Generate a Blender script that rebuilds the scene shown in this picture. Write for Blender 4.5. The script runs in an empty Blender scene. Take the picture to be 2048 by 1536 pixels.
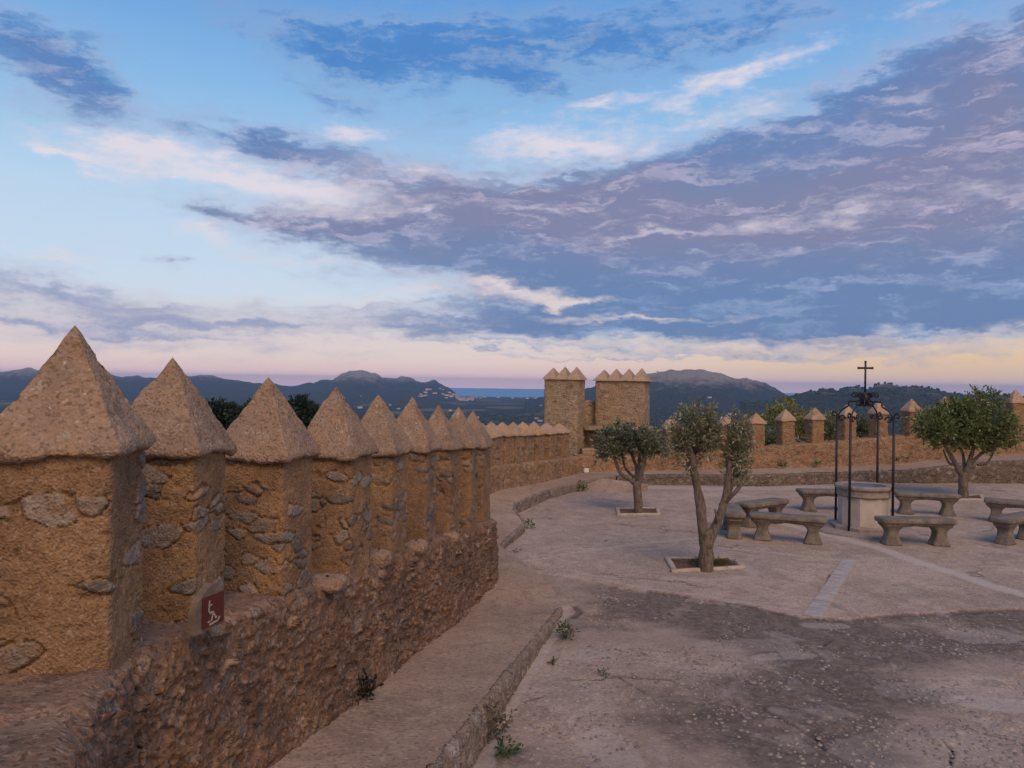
import bpy, math, random
import numpy as np
from mathutils import Matrix, Vector
random.seed(7); rng = np.random.default_rng(7)
C = bpy.context.scene
COL = C.collection
PI = math.pi
# ------------------------------------------------------------------ camera model
FPX = 1540.0; ROLL = math.radians(0.83); CZ = 3.25
RV = np.array([math.cos(ROLL), 0, math.sin(ROLL)]); UV = np.array([-math.sin(ROLL), 0, math.cos(ROLL)])
FV = np.array([0, 1.0, 0]); CAM = np.array([0, 0, CZ])
def ray(x, y):
    return FV + RV*(x-1024)/FPX + UV*(768-y)/FPX
def P(x, y, D):
    return CAM + ray(x, y)*D
def G(x, y, z=0.0):
    r = ray(x, y); t = (z-CZ)/r[2]
    return CAM + r*t
cd = bpy.data.cameras.new('camera'); cam = bpy.data.objects.new('camera', cd); COL.objects.link(cam)
cam.matrix_world = Matrix(((RV[0], UV[0], 0, 0), (RV[1], UV[1], -1, 0), (RV[2], UV[2], 0, CZ), (0, 0, 0, 1)))
cd.sensor_fit = 'HORIZONTAL'; cd.sensor_width = 36; cd.lens = 36*FPX/2048
cd.clip_start = 0.05; cd.clip_end = 120000
C.camera = cam
C.view_settings.view_transform = 'Standard'; C.view_settings.look = 'None'
C.view_settings.exposure = 0; C.view_settings.gamma = 1
C.render.engine = 'CYCLES'
C.cycles.volume_bounces = 0
C.cycles.max_bounces = 5
# ------------------------------------------------------------------ node helpers
def srgb(r, g, b):
    f = lambda c: (c/255/12.92) if c/255 <= .04045 else ((c/255+.055)/1.055)**2.4
    return (f(r), f(g), f(b), 1)
class NT:
    def __init__(s, nt): s.nt = nt; nt.nodes.clear()
    def n(s, t, **kw):
        o = s.nt.nodes.new(t)
        for k, v in kw.items(): setattr(o, k, v)
        return o
    def l(s, a, b): s.nt.links.new(a, b)
    def put(s, sock, v):
        if isinstance(v, bpy.types.NodeSocket): s.l(v, sock)
        else: sock.default_value = v
    def math(s, op, a, b=None, c=None, clamp=False):
        o = s.n('ShaderNodeMath', operation=op, use_clamp=clamp)
        s.put(o.inputs[0], a)
        if b is not None: s.put(o.inputs[1], b)
        if c is not None: s.put(o.inputs[2], c)
        return o.outputs[0]
    def vm(s, op, a, b=None):
        o = s.n('ShaderNodeVectorMath', operation=op); s.put(o.inputs[0], a)
        if b is not None:
            if op == 'SCALE': s.put(o.inputs[3], b)
            else: s.put(o.inputs[1], b)
        return o.outputs['Value'] if op in ('DOT_PRODUCT', 'LENGTH', 'DISTANCE') else o.outputs[0]
    def noise(s, vec, scale, detail=4, rough=.55, dist=0, dims='3D', color=False, lac=2.0):
        o = s.n('ShaderNodeTexNoise', noise_dimensions=dims)
        if vec is not None: s.l(vec, o.inputs['Vector'])
        o.inputs['Scale'].default_value = scale; o.inputs['Detail'].default_value = detail
        o.inputs['Roughness'].default_value = rough; o.inputs['Distortion'].default_value = dist
        o.inputs['Lacunarity'].default_value = lac
        return o.outputs[1] if color else o.outputs[0]
    def vor(s, vec, scale, feature='F1', out=0, rand=1):
        o = s.n('ShaderNodeTexVoronoi', feature=feature); s.l(vec, o.inputs['Vector'])
        o.inputs['Scale'].default_value = scale; o.inputs['Randomness'].default_value = rand
        return o.outputs[out]
    def ramp(s, fac, stops, interp='LINEAR'):
        o = s.n('ShaderNodeValToRGB'); s.l(fac, o.inputs[0]); cr = o.color_ramp; cr.interpolation = interp
        while len(cr.elements) < len(stops): cr.elements.new(1)
        for e, (p, c) in zip(cr.elements, stops):
            e.position = p; e.color = c if not isinstance(c, (int, float)) else (c, c, c, 1)
        return o.outputs[0]
    def mix(s, f, a, b, mode='MIX'):
        o = s.n('ShaderNodeMix', data_type='RGBA', blend_type=mode); o.clamp_factor = True
        s.put(o.inputs[0], f); s.put(o.inputs[6], a); s.put(o.inputs[7], b)
        return o.outputs[2]
    def sstep(s, v, lo, hi):
        o = s.n('ShaderNodeMapRange', interpolation_type='SMOOTHSTEP'); s.put(o.inputs[0], v)
        o.inputs[1].default_value = lo; o.inputs[2].default_value = hi
        return o.outputs[0]
    def mapping(s, vec, loc=(0, 0, 0), rot=(0, 0, 0), scale=(1, 1, 1), typ='POINT'):
        o = s.n('ShaderNodeMapping', vector_type=typ); s.l(vec, o.inputs[0])
        o.inputs['Location'].default_value = loc; o.inputs['Rotation'].default_value = rot; o.inputs['Scale'].default_value = scale
        return o.outputs[0]
# ------------------------------------------------------------------ sun
SUN_EL = math.radians(48); SUN_AZ = math.radians(165)        # azimuth clockwise from +Y: behind the camera, to the right
sdir = Vector((math.sin(SUN_AZ)*math.cos(SUN_EL), math.cos(SUN_AZ)*math.cos(SUN_EL), math.sin(SUN_EL)))
sl = bpy.data.lights.new('sun', 'SUN'); sl.energy = 1.8; sl.angle = math.radians(36); sl.color = (1.0, .76, .57)
so = bpy.data.objects.new('sun', sl); COL.objects.link(so); so.rotation_euler = sdir.to_track_quat('Z', 'Y').to_euler()
# ------------------------------------------------------------------ world
def ae(x, y):
    r = ray(x, y); r = r/np.linalg.norm(r)
    return math.atan2(r[0], r[1]), math.asin(r[2])
def build_world():
    w = bpy.data.worlds.new('World'); C.world = w; w.use_nodes = True
    T = NT(w.node_tree)
    out = T.n('ShaderNodeOutputWorld'); bg = T.n('ShaderNodeBackground'); T.l(bg.outputs[0], out.inputs[0])
    tc = T.n('ShaderNodeTexCoord'); d = tc.outputs['Generated']
    sx = T.n('ShaderNodeSeparateXYZ'); T.l(d, sx.inputs[0]); X, Y, Z = sx.outputs
    az = T.math('ARCTAN2', X, Y); el = T.math('ARCSINE', Z)
    cb = T.n('ShaderNodeCombineXYZ'); T.l(az, cb.inputs[0]); T.l(el, cb.inputs[1]); v = cb.outputs[0]
    # warp: stretched noise (clouds smeared sideways, rising to the right)
    vs = T.mapping(v, rot=(0, 0, math.radians(-9)), scale=(1.0, 2.6, 1))
    n1 = T.noise(vs, 7, 5, .6, color=True); n2 = T.noise(vs, 26, 5, .62, color=True)
    w1 = T.vm('SCALE', T.vm('SUBTRACT', n1, (.5, .5, .5)), .10)
    w2 = T.vm('SCALE', T.vm('SUBTRACT', n2, (.5, .5, .5)), .045)
    w1 = T.vm('MULTIPLY', w1, (1.3, .55, 0)); w2 = T.vm('MULTIPLY', w2, (1.6, .7, 0))
    vw = T.vm('ADD', v, T.vm('ADD', w1, w2))
    def blobs(lst):
        acc = None
        for (px, py, sxx, syy, rot, wt) in lst:
            a, e = ae(px, py)
            # (the tiny dependence on the running sum keeps Cycles from holding every blob on its stack at once)
            src = vw if acc is None else T.vm('SCALE', vw, T.math('MULTIPLY_ADD', acc, 1e-7, 1.0))
            m = T.mapping(src, loc=(a, e, 0), rot=(0, 0, math.radians(rot)), scale=(sxx/FPX, syy/FPX, 1), typ='TEXTURE')
            g = T.n('ShaderNodeTexGradient', gradient_type='QUADRATIC_SPHERE'); T.l(T.vm('SCALE', m, .40), g.inputs[0])
            if acc is None: acc = T.math('MULTIPLY', g.outputs[1], wt)
            else: acc = T.math('MULTIPLY_ADD', g.outputs[1], wt, acc)
        return acc
    # rot > 0 rises to the right
    dark = [(60, 110, 150, 75, -30, 1.1), (165, 150, 85, 42, -20, .9),
            (560, 55, 200, 30, -8, .35), (690, 120, 170, 48, -14, .95), (900, 60, 260, 50, 3, .75), (1180, 80, 330, 55, 6, 1.0), (1000, 150, 220, 34, -12, .75), (1520, 50, 260, 45, 10, .7),
            (520, 285, 140, 30, -6, 1.0), (600, 178, 90, 16, -12, .45), (720, 235, 120, 40, -8, .4), (940, 245, 90, 25, 10, .45),
            (720, 325, 260, 40, -6, .6), (560, 425, 170, 30, -4, .5), (860, 400, 330, 60, 2, .8), (760, 465, 260, 30, 0, .7),
            (1250, 400, 380, 85, 5, 1.0), (1300, 520, 420, 75, 2, 1.15), (1640, 560, 460, 75, 0, 1.15), (1560, 640, 480, 34, 0, 1.0), (1300, 590, 250, 38, -2, .8), (960, 530, 220, 26, -6, .6),
            (1650, 350, 330, 90, 16, 1.1), (1880, 240, 230, 110, 20, 1.2), (1980, 420, 230, 130, 5, 1.0), (1960, 100, 190, 50, 10, .55), (1420, 320, 200, 55, 12, .6),
            (90, 575, 230, 38, -9, 1.0), (330, 640, 220, 22, -8, .6), (60, 650, 200, 24, -4, .75), (300, 695, 330, 14, -2, .4), (640, 640, 260, 18, -3, .45), (900, 632, 300, 14, 0, .5), (850, 672, 380, 10, 0, .5), (1150, 655, 350, 14, 0, .8), (1750, 630, 420, 40, 0, .7), (1500, 705, 500, 7, 0, .35),
            (1050, 590, 90, 12, 0, .3), (560, 655, 420, 7, 1, .5), (950, 688, 380, 5, -1, .6), (250, 668, 260, 6, -3, .45), (1250, 712, 420, 4, 0, .6), (700, 610, 260, 8, 3, .5), (640, 545, 120, 10, 0, .3), (335, 515, 30, 7, 0, .7), (420, 420, 50, 10, -5, .5)]
    lit = [(1480, 150, 190, 22, 12, 1.0), (1180, 205, 130, 14, 8, .8), (1120, 300, 150, 26, 3, 1.1), (1420, 240, 190, 22, 8, .7), (1050, 270, 60, 14, 10, .5),
           (280, 300, 150, 26, -3, .95), (110, 318, 60, 8, 2, .8), (200, 345, 70, 14, -10, .5), (690, 262, 70, 20, 0, .9), (560, 372, 210, 28, -4, 1.25), (830, 345, 170, 18, -5, .8), (700, 430, 120, 12, 0, .5), (420, 465, 110, 16, -6, .8),
           (1000, 570, 130, 18, -10, 1.0), (830, 590, 200, 18, 4, .5), (640, 520, 170, 14, 0, .5), (560, 600, 330, 30, 2, .35), (1130, 602, 110, 9, 0, .85), (1270, 638, 200, 9, 0, 1.0),
           (100, 520, 150, 10, -9, .6), (200, 615, 200, 12, -8, .4), (120, 690, 180, 6, 0, .4), (800, 690, 400, 10, -1, .4), (1750, 672, 320, 8, 0, .7), (480, 660, 120, 6, -10, .4),
           (1880, 20, 70, 12, 12, .5), (1680, 425, 330, 18, 3, .62), (1500, 330, 200, 20, 6, .35), (1980, 330, 80, 24, 0, .35), (2000, 470, 90, 18, 0, .25), (1080, 420, 160, 10, 0, .6), (1300, 470, 200, 8, 3, .4), (1850, 520, 200, 8, 0, .35), (1780, 210, 120, 16, 15, .4)]
    D = blobs(dark); L = blobs(lit)
    fine = T.noise(vs, 15, 8, .66)
    fine2 = T.noise(vs, 46, 6, .6)
    fb = T.math('ADD', T.math('MULTIPLY', T.math('SUBTRACT', fine, .5), 1.6), T.math('MULTIPLY', T.math('SUBTRACT', fine2, .5), .5))
    dens = T.sstep(T.math('ADD', D, T.math('MULTIPLY', fb, .80)), .08, 1.28)
    li = T.sstep(T.math('ADD', L, T.math('MULTIPLY', fb, 1.0)), .16, 1.15)
    # clear sky, by elevation
    def el_of(y): return ae(1024, y)[1]
    e0, e1 = -.12, 1.5708
    def pos(y): return (el_of(y)-e0)/(e1-e0)
    t = T.math('DIVIDE', T.math('SUBTRACT', el, e0), e1-e0)
    grad = T.ramp(t, [(0, srgb(120, 140, 175)), (pos(808), srgb(150, 165, 205)), (pos(784), (2.0, 1.15, 1.12, 1)), (pos(764), (1.75, 1.05, .90, 1)), (pos(742), (1.12, .78, .68, 1)), (pos(712), (.95, .75, .68, 1)), (pos(665), srgb(226, 218, 218)),
                      (pos(600), srgb(212, 226, 242)), (pos(420), srgb(192, 220, 244)), (pos(220), srgb(142, 192, 238)), (pos(0), srgb(100, 160, 226)), (.8, srgb(50, 96, 165)), (1, srgb(45, 88, 155))])
    # warm yellow low on the right
    a, e = ae(1960, 725)
    m = T.mapping(v, loc=(a, e, 0), scale=(.36, .034, 1), typ='TEXTURE'); m = T.vm('MULTIPLY', m, (1, 1, 0))
    gl = T.math('POWER', .3679, T.vm('DOT_PRODUCT', m, m))
    grad = T.mix(T.math('MULTIPLY', gl, .9), grad, (.95, .62, .33, 1))
    # Nishita share
    sky = T.n('ShaderNodeTexSky', sky_type='NISHITA'); sky.sun_disc = False
    sky.sun_elevation = SUN_EL; sky.sun_rotation = SUN_AZ; sky.altitude = 200
    ns = T.vm('SCALE', sky.outputs[0], .10)
    grad = T.mix(.12, grad, ns)
    # cloud colours: clear blue-grey high up, mauve to the right and in the middle band
    mauve = blobs([(1980, 200, 330, 230, 15, 1.0), (650, 370, 420, 80, 0, 1.0), (1750, 420, 460, 60, 6, 1.1), (1150, 430, 300, 50, 0, 1.0), (60, 90, 160, 60, -25, .5), (600, 450, 200, 40, 0, .5), (1300, 340, 260, 50, 8, .6), (250, 620, 500, 70, 0, 1.1)])
    streak = T.noise(T.mapping(vw, rot=(0, 0, math.radians(-7)), scale=(1.0, 5.5, 1)), 9, 6, .62)
    stk = T.sstep(streak, .40, .66)
    cdark = T.mix(mauve, srgb(92, 128, 176), srgb(126, 129, 164))
    cmid = T.mix(mauve, srgb(138, 166, 206), srgb(200, 186, 206))
    top = T.sstep(el, .20, .36)
    cdark = T.mix(T.math('MULTIPLY', top, T.math('SUBTRACT', 1.0, mauve, clamp=True)), cdark, srgb(78, 134, 200))
    lowl = T.math('MULTIPLY', T.sstep(el, .19, .08), T.sstep(az, .05, -.25))
    cdark = T.mix(T.math('MULTIPLY', lowl, .85), cdark, srgb(158, 168, 198)); cmid = T.mix(T.math('MULTIPLY', lowl, .7), cmid, srgb(205, 196, 208))
    shade = T.sstep(T.math('ADD', T.math('SUBTRACT', dens, T.math('MULTIPLY', stk, .54)), T.math('MULTIPLY', fb, .45)), .15, .85)
    ccol = T.mix(shade, cmid, cdark)
    col = T.mix(T.math('MULTIPLY', dens, .95), grad, ccol)
    clit = T.mix(T.sstep(el, .25, .02), srgb(232, 222, 230), srgb(242, 222, 212))
    col = T.mix(T.math('MULTIPLY', li, .85), col, clit)
    # sunset glow behind the camera
    dt = T.vm('DOT_PRODUCT', d, (.25, -.95, .18))
    gw = T.math('POWER', T.math('MAXIMUM', dt, 0.0), 3.0)
    col = T.mix(T.math('MULTIPLY', gw, .95), col, (1.0, .68, .46, 1))
    T.l(col, bg.inputs[0]); bg.inputs[1].default_value = 1.0
    w.cycles.sampling_method = 'MANUAL'; w.cycles.sample_map_resolution = 512
build_world()
# ------------------------------------------------------------------ numpy noise
def _hash(ix, iy, iz, seed=0):
    h = (ix.astype(np.int64)*374761393 + iy.astype(np.int64)*668265263 + iz.astype(np.int64)*2147483647 + seed*1442695041) & 0xffffffff
    h = ((h ^ (h >> 13))*1274126177) & 0xffffffff
    h = ((h ^ (h >> 16))*2246822519) & 0xffffffff
    h = h ^ (h >> 13)
    return (h & 0xffffff)/float(0xffffff)
def vnoise(p, seed=0):
    i = np.floor(p).astype(np.int64); f = p-i; f = f*f*f*(f*(f*6-15)+10)
    r = 0
    for dx in (0, 1):
        wx = f[..., 0] if dx else 1-f[..., 0]
        for dy in (0, 1):
            wy = f[..., 1] if dy else 1-f[..., 1]
            for dz in (0, 1):
                wz = f[..., 2] if dz else 1-f[..., 2]
                r = r + wx*wy*wz*_hash(i[..., 0]+dx, i[..., 1]+dy, i[..., 2]+dz, seed)
    return r*2-1
def fbm(p, oct=4, seed=0, g=.5):
    a, s, t = 1.0, 0, 0
    for k in range(oct):
        s = s + a*vnoise(p*(2.03**k)+17.3*k, seed+k); t += a; a *= g
    return s/t
def worley(p, seed=0):
    i = np.floor(p).astype(np.int64)
    f1 = np.full(p.shape[:-1], 9.); f2 = f1.copy(); idd = np.zeros(p.shape[:-1])
    for dx in (-1, 0, 1):
        for dy in (-1, 0, 1):
            for dz in (-1, 0, 1):
                cx, cy, cz = i[..., 0]+dx, i[..., 1]+dy, i[..., 2]+dz
                q = np.stack([cx+_hash(cx, cy, cz, seed), cy+_hash(cx, cy, cz, seed+1), cz+_hash(cx, cy, cz, seed+2)], -1)
                dd = np.sqrt(((q-p)**2).sum(-1)); h = _hash(cx, cy, cz, seed+3)
                new = dd < f1
                f2 = np.where(new, f1, np.minimum(f2, dd)); idd = np.where(new, h, idd); f1 = np.where(new, dd, f1)
    return f1, f2, idd
def sst(x, a, b):
    t = np.clip((x-a)/(b-a), 0, 1); return t*t*(3-2*t)
# ------------------------------------------------------------------ object helpers
def tag(o, label=None, cat=None, group=None, kind=None):
    if label: o['label'] = label
    if cat: o['category'] = cat
    if group: o['group'] = group
    if kind: o['kind'] = kind
    return o
def empty(name, loc=(0, 0, 0), rz=0, label=None, cat=None, group=None):
    o = bpy.data.objects.new(name, None); COL.objects.link(o); o.location = tuple(float(q) for q in loc); o.rotation_euler.z = rz
    o.empty_display_size = .2
    return tag(o, label, cat, group)
def fast_mesh(name, V, F, mat, parent=None, attrs=None, smooth=True, world=False):
    """V (n,3), F (m,k) quads or tris (or list of such arrays)."""
    V = np.asarray(V, np.float32).reshape(-1, 3)
    if parent is not None and world:
        pass
    Fs = F if isinstance(F, list) else [F]
    me = bpy.data.meshes.new(name)
    me.vertices.add(len(V)); me.vertices.foreach_set('co', V.ravel())
    loops = np.concatenate([np.asarray(f, np.int32).ravel() for f in Fs])
    sizes = np.concatenate([np.full(len(f), np.asarray(f).shape[1], np.int32) for f in Fs])
    starts = np.concatenate([[0], np.cumsum(sizes)[:-1]]).astype(np.int32)
    me.loops.add(len(loops)); me.loops.foreach_set('vertex_index', loops)
    me.polygons.add(len(sizes)); me.polygons.foreach_set('loop_start', starts); me.polygons.foreach_set('loop_total', sizes)
    me.polygons.foreach_set('use_smooth', np.full(len(sizes), smooth, bool))
    me.update(calc_edges=True); me.validate()
    if attrs is not None:
        at = me.color_attributes.new('mask', 'FLOAT_COLOR', 'POINT')
        A = np.ones((len(V), 4), np.float32); A[:, :attrs.shape[1]] = attrs
        at.data.foreach_set('color', A.ravel())
    if mat is not None: me.materials.append(mat)
    o = bpy.data.objects.new(name, me); COL.objects.link(o)
    if parent is not None:
        o.parent = parent
        if world:   # geometry given in world coordinates: move it to the parent's frame
            M = Matrix.Translation(parent.location) @ Matrix.Rotation(parent.rotation_euler.z, 4, 'Z')
            me.transform(M.inverted())
    return o
def grid_faces(n, m, cyc=False, off=0):
    """n rows of m; cyc = wrap the m direction"""
    mm = m if cyc else m-1
    i, j = np.meshgrid(np.arange(n-1), np.arange(mm), indexing='ij'); j2 = (j+1) % m
    return (np.stack([i*m+j, i*m+j2, (i+1)*m+j2, (i+1)*m+j], -1).reshape(-1, 4)+off)
def grid_normals(Gd, cyc):
    if cyc: du = np.roll(Gd, -1, 1)-np.roll(Gd, 1, 1)
    else: du = np.gradient(Gd, axis=1)
    dv = np.gradient(Gd, axis=0)
    n = np.cross(du, dv); ln = np.linalg.norm(n, axis=-1, keepdims=True); return n/np.maximum(ln, 1e-9)
def chunks(fn, p, *a, **k):
    sh = p.shape[:-1]; q = p.reshape(-1, 3); outs = []
    for s in range(0, len(q), 120000): outs.append(fn(q[s:s+120000], *a, **k))
    if isinstance(outs[0], tuple): return tuple(np.concatenate([o[i] for o in outs]).reshape(sh) for i in range(len(outs[0])))
    return np.concatenate(outs).reshape(sh)
# ------------------------------------------------------------------ surface relief: returns displacement and mask(stone, tint, ochre)
def relief_render(p, amt=1.0, seed=0, stones=.22, sc=(5.2, 5.2, 10.0)):
    """gravelly lime render with some flat field stones showing"""
    wp = p + .025*np.stack([fbm(p*9, 2, 31), fbm(p*9+9, 2, 32), fbm(p*9+5, 2, 33)], -1)
    f1, f2, idd = worley(wp*np.array(sc), seed+5)
    edge = f2-f1
    big = fbm(p*2.1, 3, seed+9)
    show = (idd+.10*fbm(p*3, 2, 4) < stones+.12*big).astype(float)
    st = show*sst(edge, .05, .13)*sst(fbm(p*9+3, 3, 8), -.55, -.1)
    d = .016*fbm(p*5, 4, seed+1) + .006*fbm(p*30, 3, seed+2)
    d = d + st*(.003+.011*(idd*37 % 1)) - show*(1-sst(edge, .01, .10))*.022
    pits = sst(fbm(p*11, 3, seed+12), .42, .7); d = d-.018*pits
    tint = (idd*917) % 1
    och = sst(fbm(p*3.1+50, 4, seed+3), -.25, .45)
    return d*amt, np.stack([st, tint, och, (idd*4513) % 1], -1)
def relief_rubble(p, amt=1.0, seed=0, s=9.0):
    """rubble masonry: nearly every cell a rough stone"""
    wp = p + .03*np.stack([fbm(p*8, 3, 41), fbm(p*8+9, 3, 42), fbm(p*8+5, 3, 43)], -1)
    f1, f2, idd = worley(wp*np.array([s, s, s*1.45]), seed+5)
    g1, g2, id2 = worley(wp*np.array([s*2.1, s*2.1, s*2.6]), seed+15)
    small = idd < .34
    e1 = sst(f2-f1, .03, .15); e2 = sst(g2-g1, .03, .17)*(id2 > .25)
    edge = np.where(small, e1*e2, e1); hs = np.where(small, id2, idd)
    face = .6*(fbm(p*5+hs[:, None]*40, 2, 61)+fbm(p*14, 3, 62))
    smear = sst(fbm(p*6.5, 4, seed+31), -.15, .20)
    h = edge*(.010+.026*((hs*71) % 1)*np.where(small, .6, 1)) + .016*face + .005*fbm(p*34, 3, seed+2) + .020*fbm(p*2.4, 3, seed+6) - .022
    hole = sst(fbm(p*8.5, 3, seed+22), .40, .6)*(1-edge); h = h-.05*hole
    h = h*(.55+.45*smear)
    och = sst(fbm(p*2.3+70, 4, seed+3), -.3, .4)
    return h*amt, np.stack([edge*(.35+.65*smear)*(hs > .08), (hs*917) % 1, och, (hs*4513) % 1], -1)
def displace(Gd, cyc, fn, **kw):
    nrm = grid_normals(Gd, cyc)
    d, A = fn(Gd.reshape(-1, 3), **kw)
    return Gd + nrm*d.reshape(Gd.shape[:-1])[..., None], A, nrm
# ------------------------------------------------------------------ materials
def new_mat(name):
    m = bpy.data.materials.new(name); m.use_nodes = True; T = NT(m.node_tree)
    out = T.n('ShaderNodeOutputMaterial'); b = T.n('ShaderNodeBsdfPrincipled'); T.l(b.outputs[0], out.inputs[0])
    b.inputs['Specular IOR Level'].default_value = .25
    return m, T, b
def coords(T, rnd=False):
    tc = T.n('ShaderNodeTexCoord'); v = tc.outputs['Object']
    if rnd:
        oi = T.n('ShaderNodeObjectInfo'); v = T.vm('ADD', v, T.vm('SCALE', (13.1, 7.7, 3.3), oi.outputs['Random']))
    return v
def bump(T, b, h, strength=.5, dist=.01):
    o = T.n('ShaderNodeBump'); o.inputs['Strength'].default_value = strength; o.inputs['Distance'].default_value = dist
    T.l(h, o.inputs['Height']); T.l(o.outputs[0], b.inputs['Normal'])
def c4(*c): return (c[0], c[1], c[2], 1)
def masonry(name, mortar, mortar2, ochre, stoneA, stoneB, grain=90, gstr=.5, gdist=.008, pale=.0, grout=.9, chunky=0):
    m, T, b = new_mat(name); v = coords(T)
    at = T.n('ShaderNodeAttribute', attribute_name='mask'); sp = T.n('ShaderNodeSeparateColor'); T.l(at.outputs[0], sp.inputs[0])
    st, ti, oc = sp.outputs
    nz = T.noise(v, 3.5, 6, .65); nf = T.noise(v, grain, 3, .7); nm = T.noise(v, 17, 5, .65)
    base = T.mix(T.sstep(nz, .34, .66), mortar, mortar2)
    base = T.mix(T.math('MULTIPLY', T.math('MULTIPLY', oc, T.sstep(nm, .35, .62)), .5), base, ochre)
    stc = T.mix(ti, stoneA, stoneB)
    stc = T.mix(.8, stc, T.vm('SCALE', stc, T.math('MULTIPLY_ADD', at.outputs['Alpha'], 1.1, .45)))
    st_raw = st; st = T.math('MULTIPLY', st, T.math('MULTIPLY_ADD', T.sstep(T.noise(v, 11, 5, .7), .35, .6), .5, .5))
    sn = T.noise(T.mapping(v, scale=(1, 1, 3.5)), 24, 5, .7)
    stc = T.mix(T.math('MULTIPLY', T.sstep(sn, .5, .75), .5), stc, T.mix(.55, stc, (.5, .46, .42, 1)))
    col = T.mix(st, base, stc)
    # single grains of gravel, pale and dark
    vd = T.vor(v, grain*.9, out=1)
    hs = T.n('ShaderNodeSeparateColor'); T.l(vd, hs.inputs[0])
    col = T.mix(T.math('MULTIPLY', T.sstep(hs.outputs[0], .78, .98), .24), col, c4(.50, .40, .32))
    col = T.mix(T.math('MULTIPLY', T.sstep(hs.outputs[1], .72, 1.0), .55), col, c4(mortar[0]*.35, mortar[1]*.35, mortar[2]*.35))
    col = T.mix(T.math('MULTIPLY', T.sstep(nm, .56, .72), .35), col, c4(mortar[0]*.45, mortar[1]*.45, mortar[2]*.5))
    if pale:
        sp2 = T.noise(v, 30, 2, .5); col = T.mix(T.math('MULTIPLY', T.sstep(sp2, .66, .74), pale), col, c4(.6, .55, .48))
    sn2 = T.noise(v, 1.3, 6, .68, dist=.5)
    col = T.mix(T.math('MULTIPLY', T.sstep(sn2, .50, .66), .42), col, T.vm('MULTIPLY', col, (.55, .52, .52)))
    T.l(col, b.inputs['Base Color']); b.inputs['Roughness'].default_value = grout
    h = T.math('ADD', T.math('MULTIPLY', nf, .8), T.math('MULTIPLY', T.vor(v, grain*.8), .9))
    h = T.math('ADD', h, T.math('MULTIPLY', nm, 1.5))
    if chunky:
        ve = T.n('ShaderNodeTexVoronoi', feature='DISTANCE_TO_EDGE'); T.l(T.vm('ADD', v, T.vm('SCALE', T.noise(v, 14, 3, .6, color=True), .05)), ve.inputs['Vector']); ve.inputs['Scale'].default_value = chunky
        h = T.math('ADD', h, T.math('MULTIPLY', T.math('MULTIPLY', T.sstep(ve.outputs[0], 0, .14), T.sstep(sp.outputs[0], .80, .95)), .8))
    bump(T, b, h, gstr, gdist)
    return m
M = {}
M['render'] = masonry('lime_render', c4(.205, .112, .058), c4(.295, .168, .088), c4(.40, .215, .080), c4(.115, .105, .10), c4(.25, .195, .155), grain=95, gstr=.75, gdist=.009)
M['cap'] = masonry('cap_mortar', c4(.265, .170, .115), c4(.345, .225, .150), c4(.40, .23, .11), c4(.22, .18, .15), c4(.42, .36, .3), grain=75, gstr=.9, gdist=.010, pale=.5)
M['rubble'] = masonry('rubble', c4(.125, .062, .036), c4(.20, .105, .060), c4(.34, .17, .065), c4(.125, .10, .09), c4(.36, .235, .155), grain=60, gstr=.8, gdist=.010, chunky=13)
M['far_rubble'] = masonry('far_rubble', c4(.27, .150, .080), c4(.35, .21, .12), c4(.46, .24, .085), c4(.21, .14, .10), c4(.42, .28, .185), grain=30, gstr=.9, gdist=.03, chunky=8)
M['tower'] = masonry('tower_stone', c4(.36, .24, .145), c4(.42, .29, .18), c4(.46, .27, .12), c4(.24, .18, .13), c4(.45, .34, .25), grain=30, gstr=.9, gdist=.03, chunky=8)
M['far_cap'] = masonry('far_cap', c4(.38, .25, .17), c4(.43, .29, .19), c4(.55, .27, .07), c4(.3, .25, .2), c4(.42, .36, .3), grain=40, gstr=.5, gdist=.012)
M['kerb'] = masonry('kerb_stone', c4(.19, .125, .09), c4(.27, .19, .14), c4(.32, .21, .13), c4(.15, .13, .12), c4(.33, .27, .23), grain=70, gstr=.8, gdist=.012)
M['far_kerb'] = masonry('terrace_stone', c4(.105, .075, .058), c4(.16, .115, .088), c4(.20, .13, .08), c4(.09, .075, .065), c4(.30, .24, .19), grain=30, gstr=.8, gdist=.02)
# ------------------------------------------------------------------ ground heights
def zp(X, Y):
    t = np.maximum(0, 11.2-Y); return .073*t*t/(t+.8)
def gp(x, y):
    z = 0
    for _ in range(12):
        g = G(x, y, z); z = float(zp(g[0], g[1]))
    return G(x, y, z)
def zw(Y): return -.11+.117*(12.4-Y)
# walkway stations: (kerb x, y, z), (wall foot x, y, z)
def spl(pts, n, closed=False):
    """Catmull-Rom through pts, n samples, uniform in arc length"""
    pts = np.asarray(pts, float); q = np.vstack([2*pts[0]-pts[1], pts, 2*pts[-1]-pts[-2]])
    out = []
    for i in range(1, len(q)-2):
        t = np.linspace(0, 1, 40, endpoint=False)[:, None]
        a, b_, c, d = q[i-1], q[i], q[i+1], q[i+2]
        out.append(.5*((2*b_)+(-a+c)*t+(2*a-5*b_+4*c-d)*t**2+(-a+3*b_-3*c+d)*t**3))
    out = np.vstack(out+[pts[-1][None]])
    s = np.concatenate([[0], np.cumsum(np.linalg.norm(np.diff(out, axis=0), axis=1))])
    if isinstance(n, int): u = np.linspace(0, s[-1], n)
    else: u = np.asarray(n)*s[-1]
    return np.stack([np.interp(u, s, out[:, k]) for k in range(out.shape[1])], -1)
NEARW = [(-2.45+.1726*y, y) for y in (1.2, 3.0, 5.57, 6.86, 8.36, 11.2, 12.4)]
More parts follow.
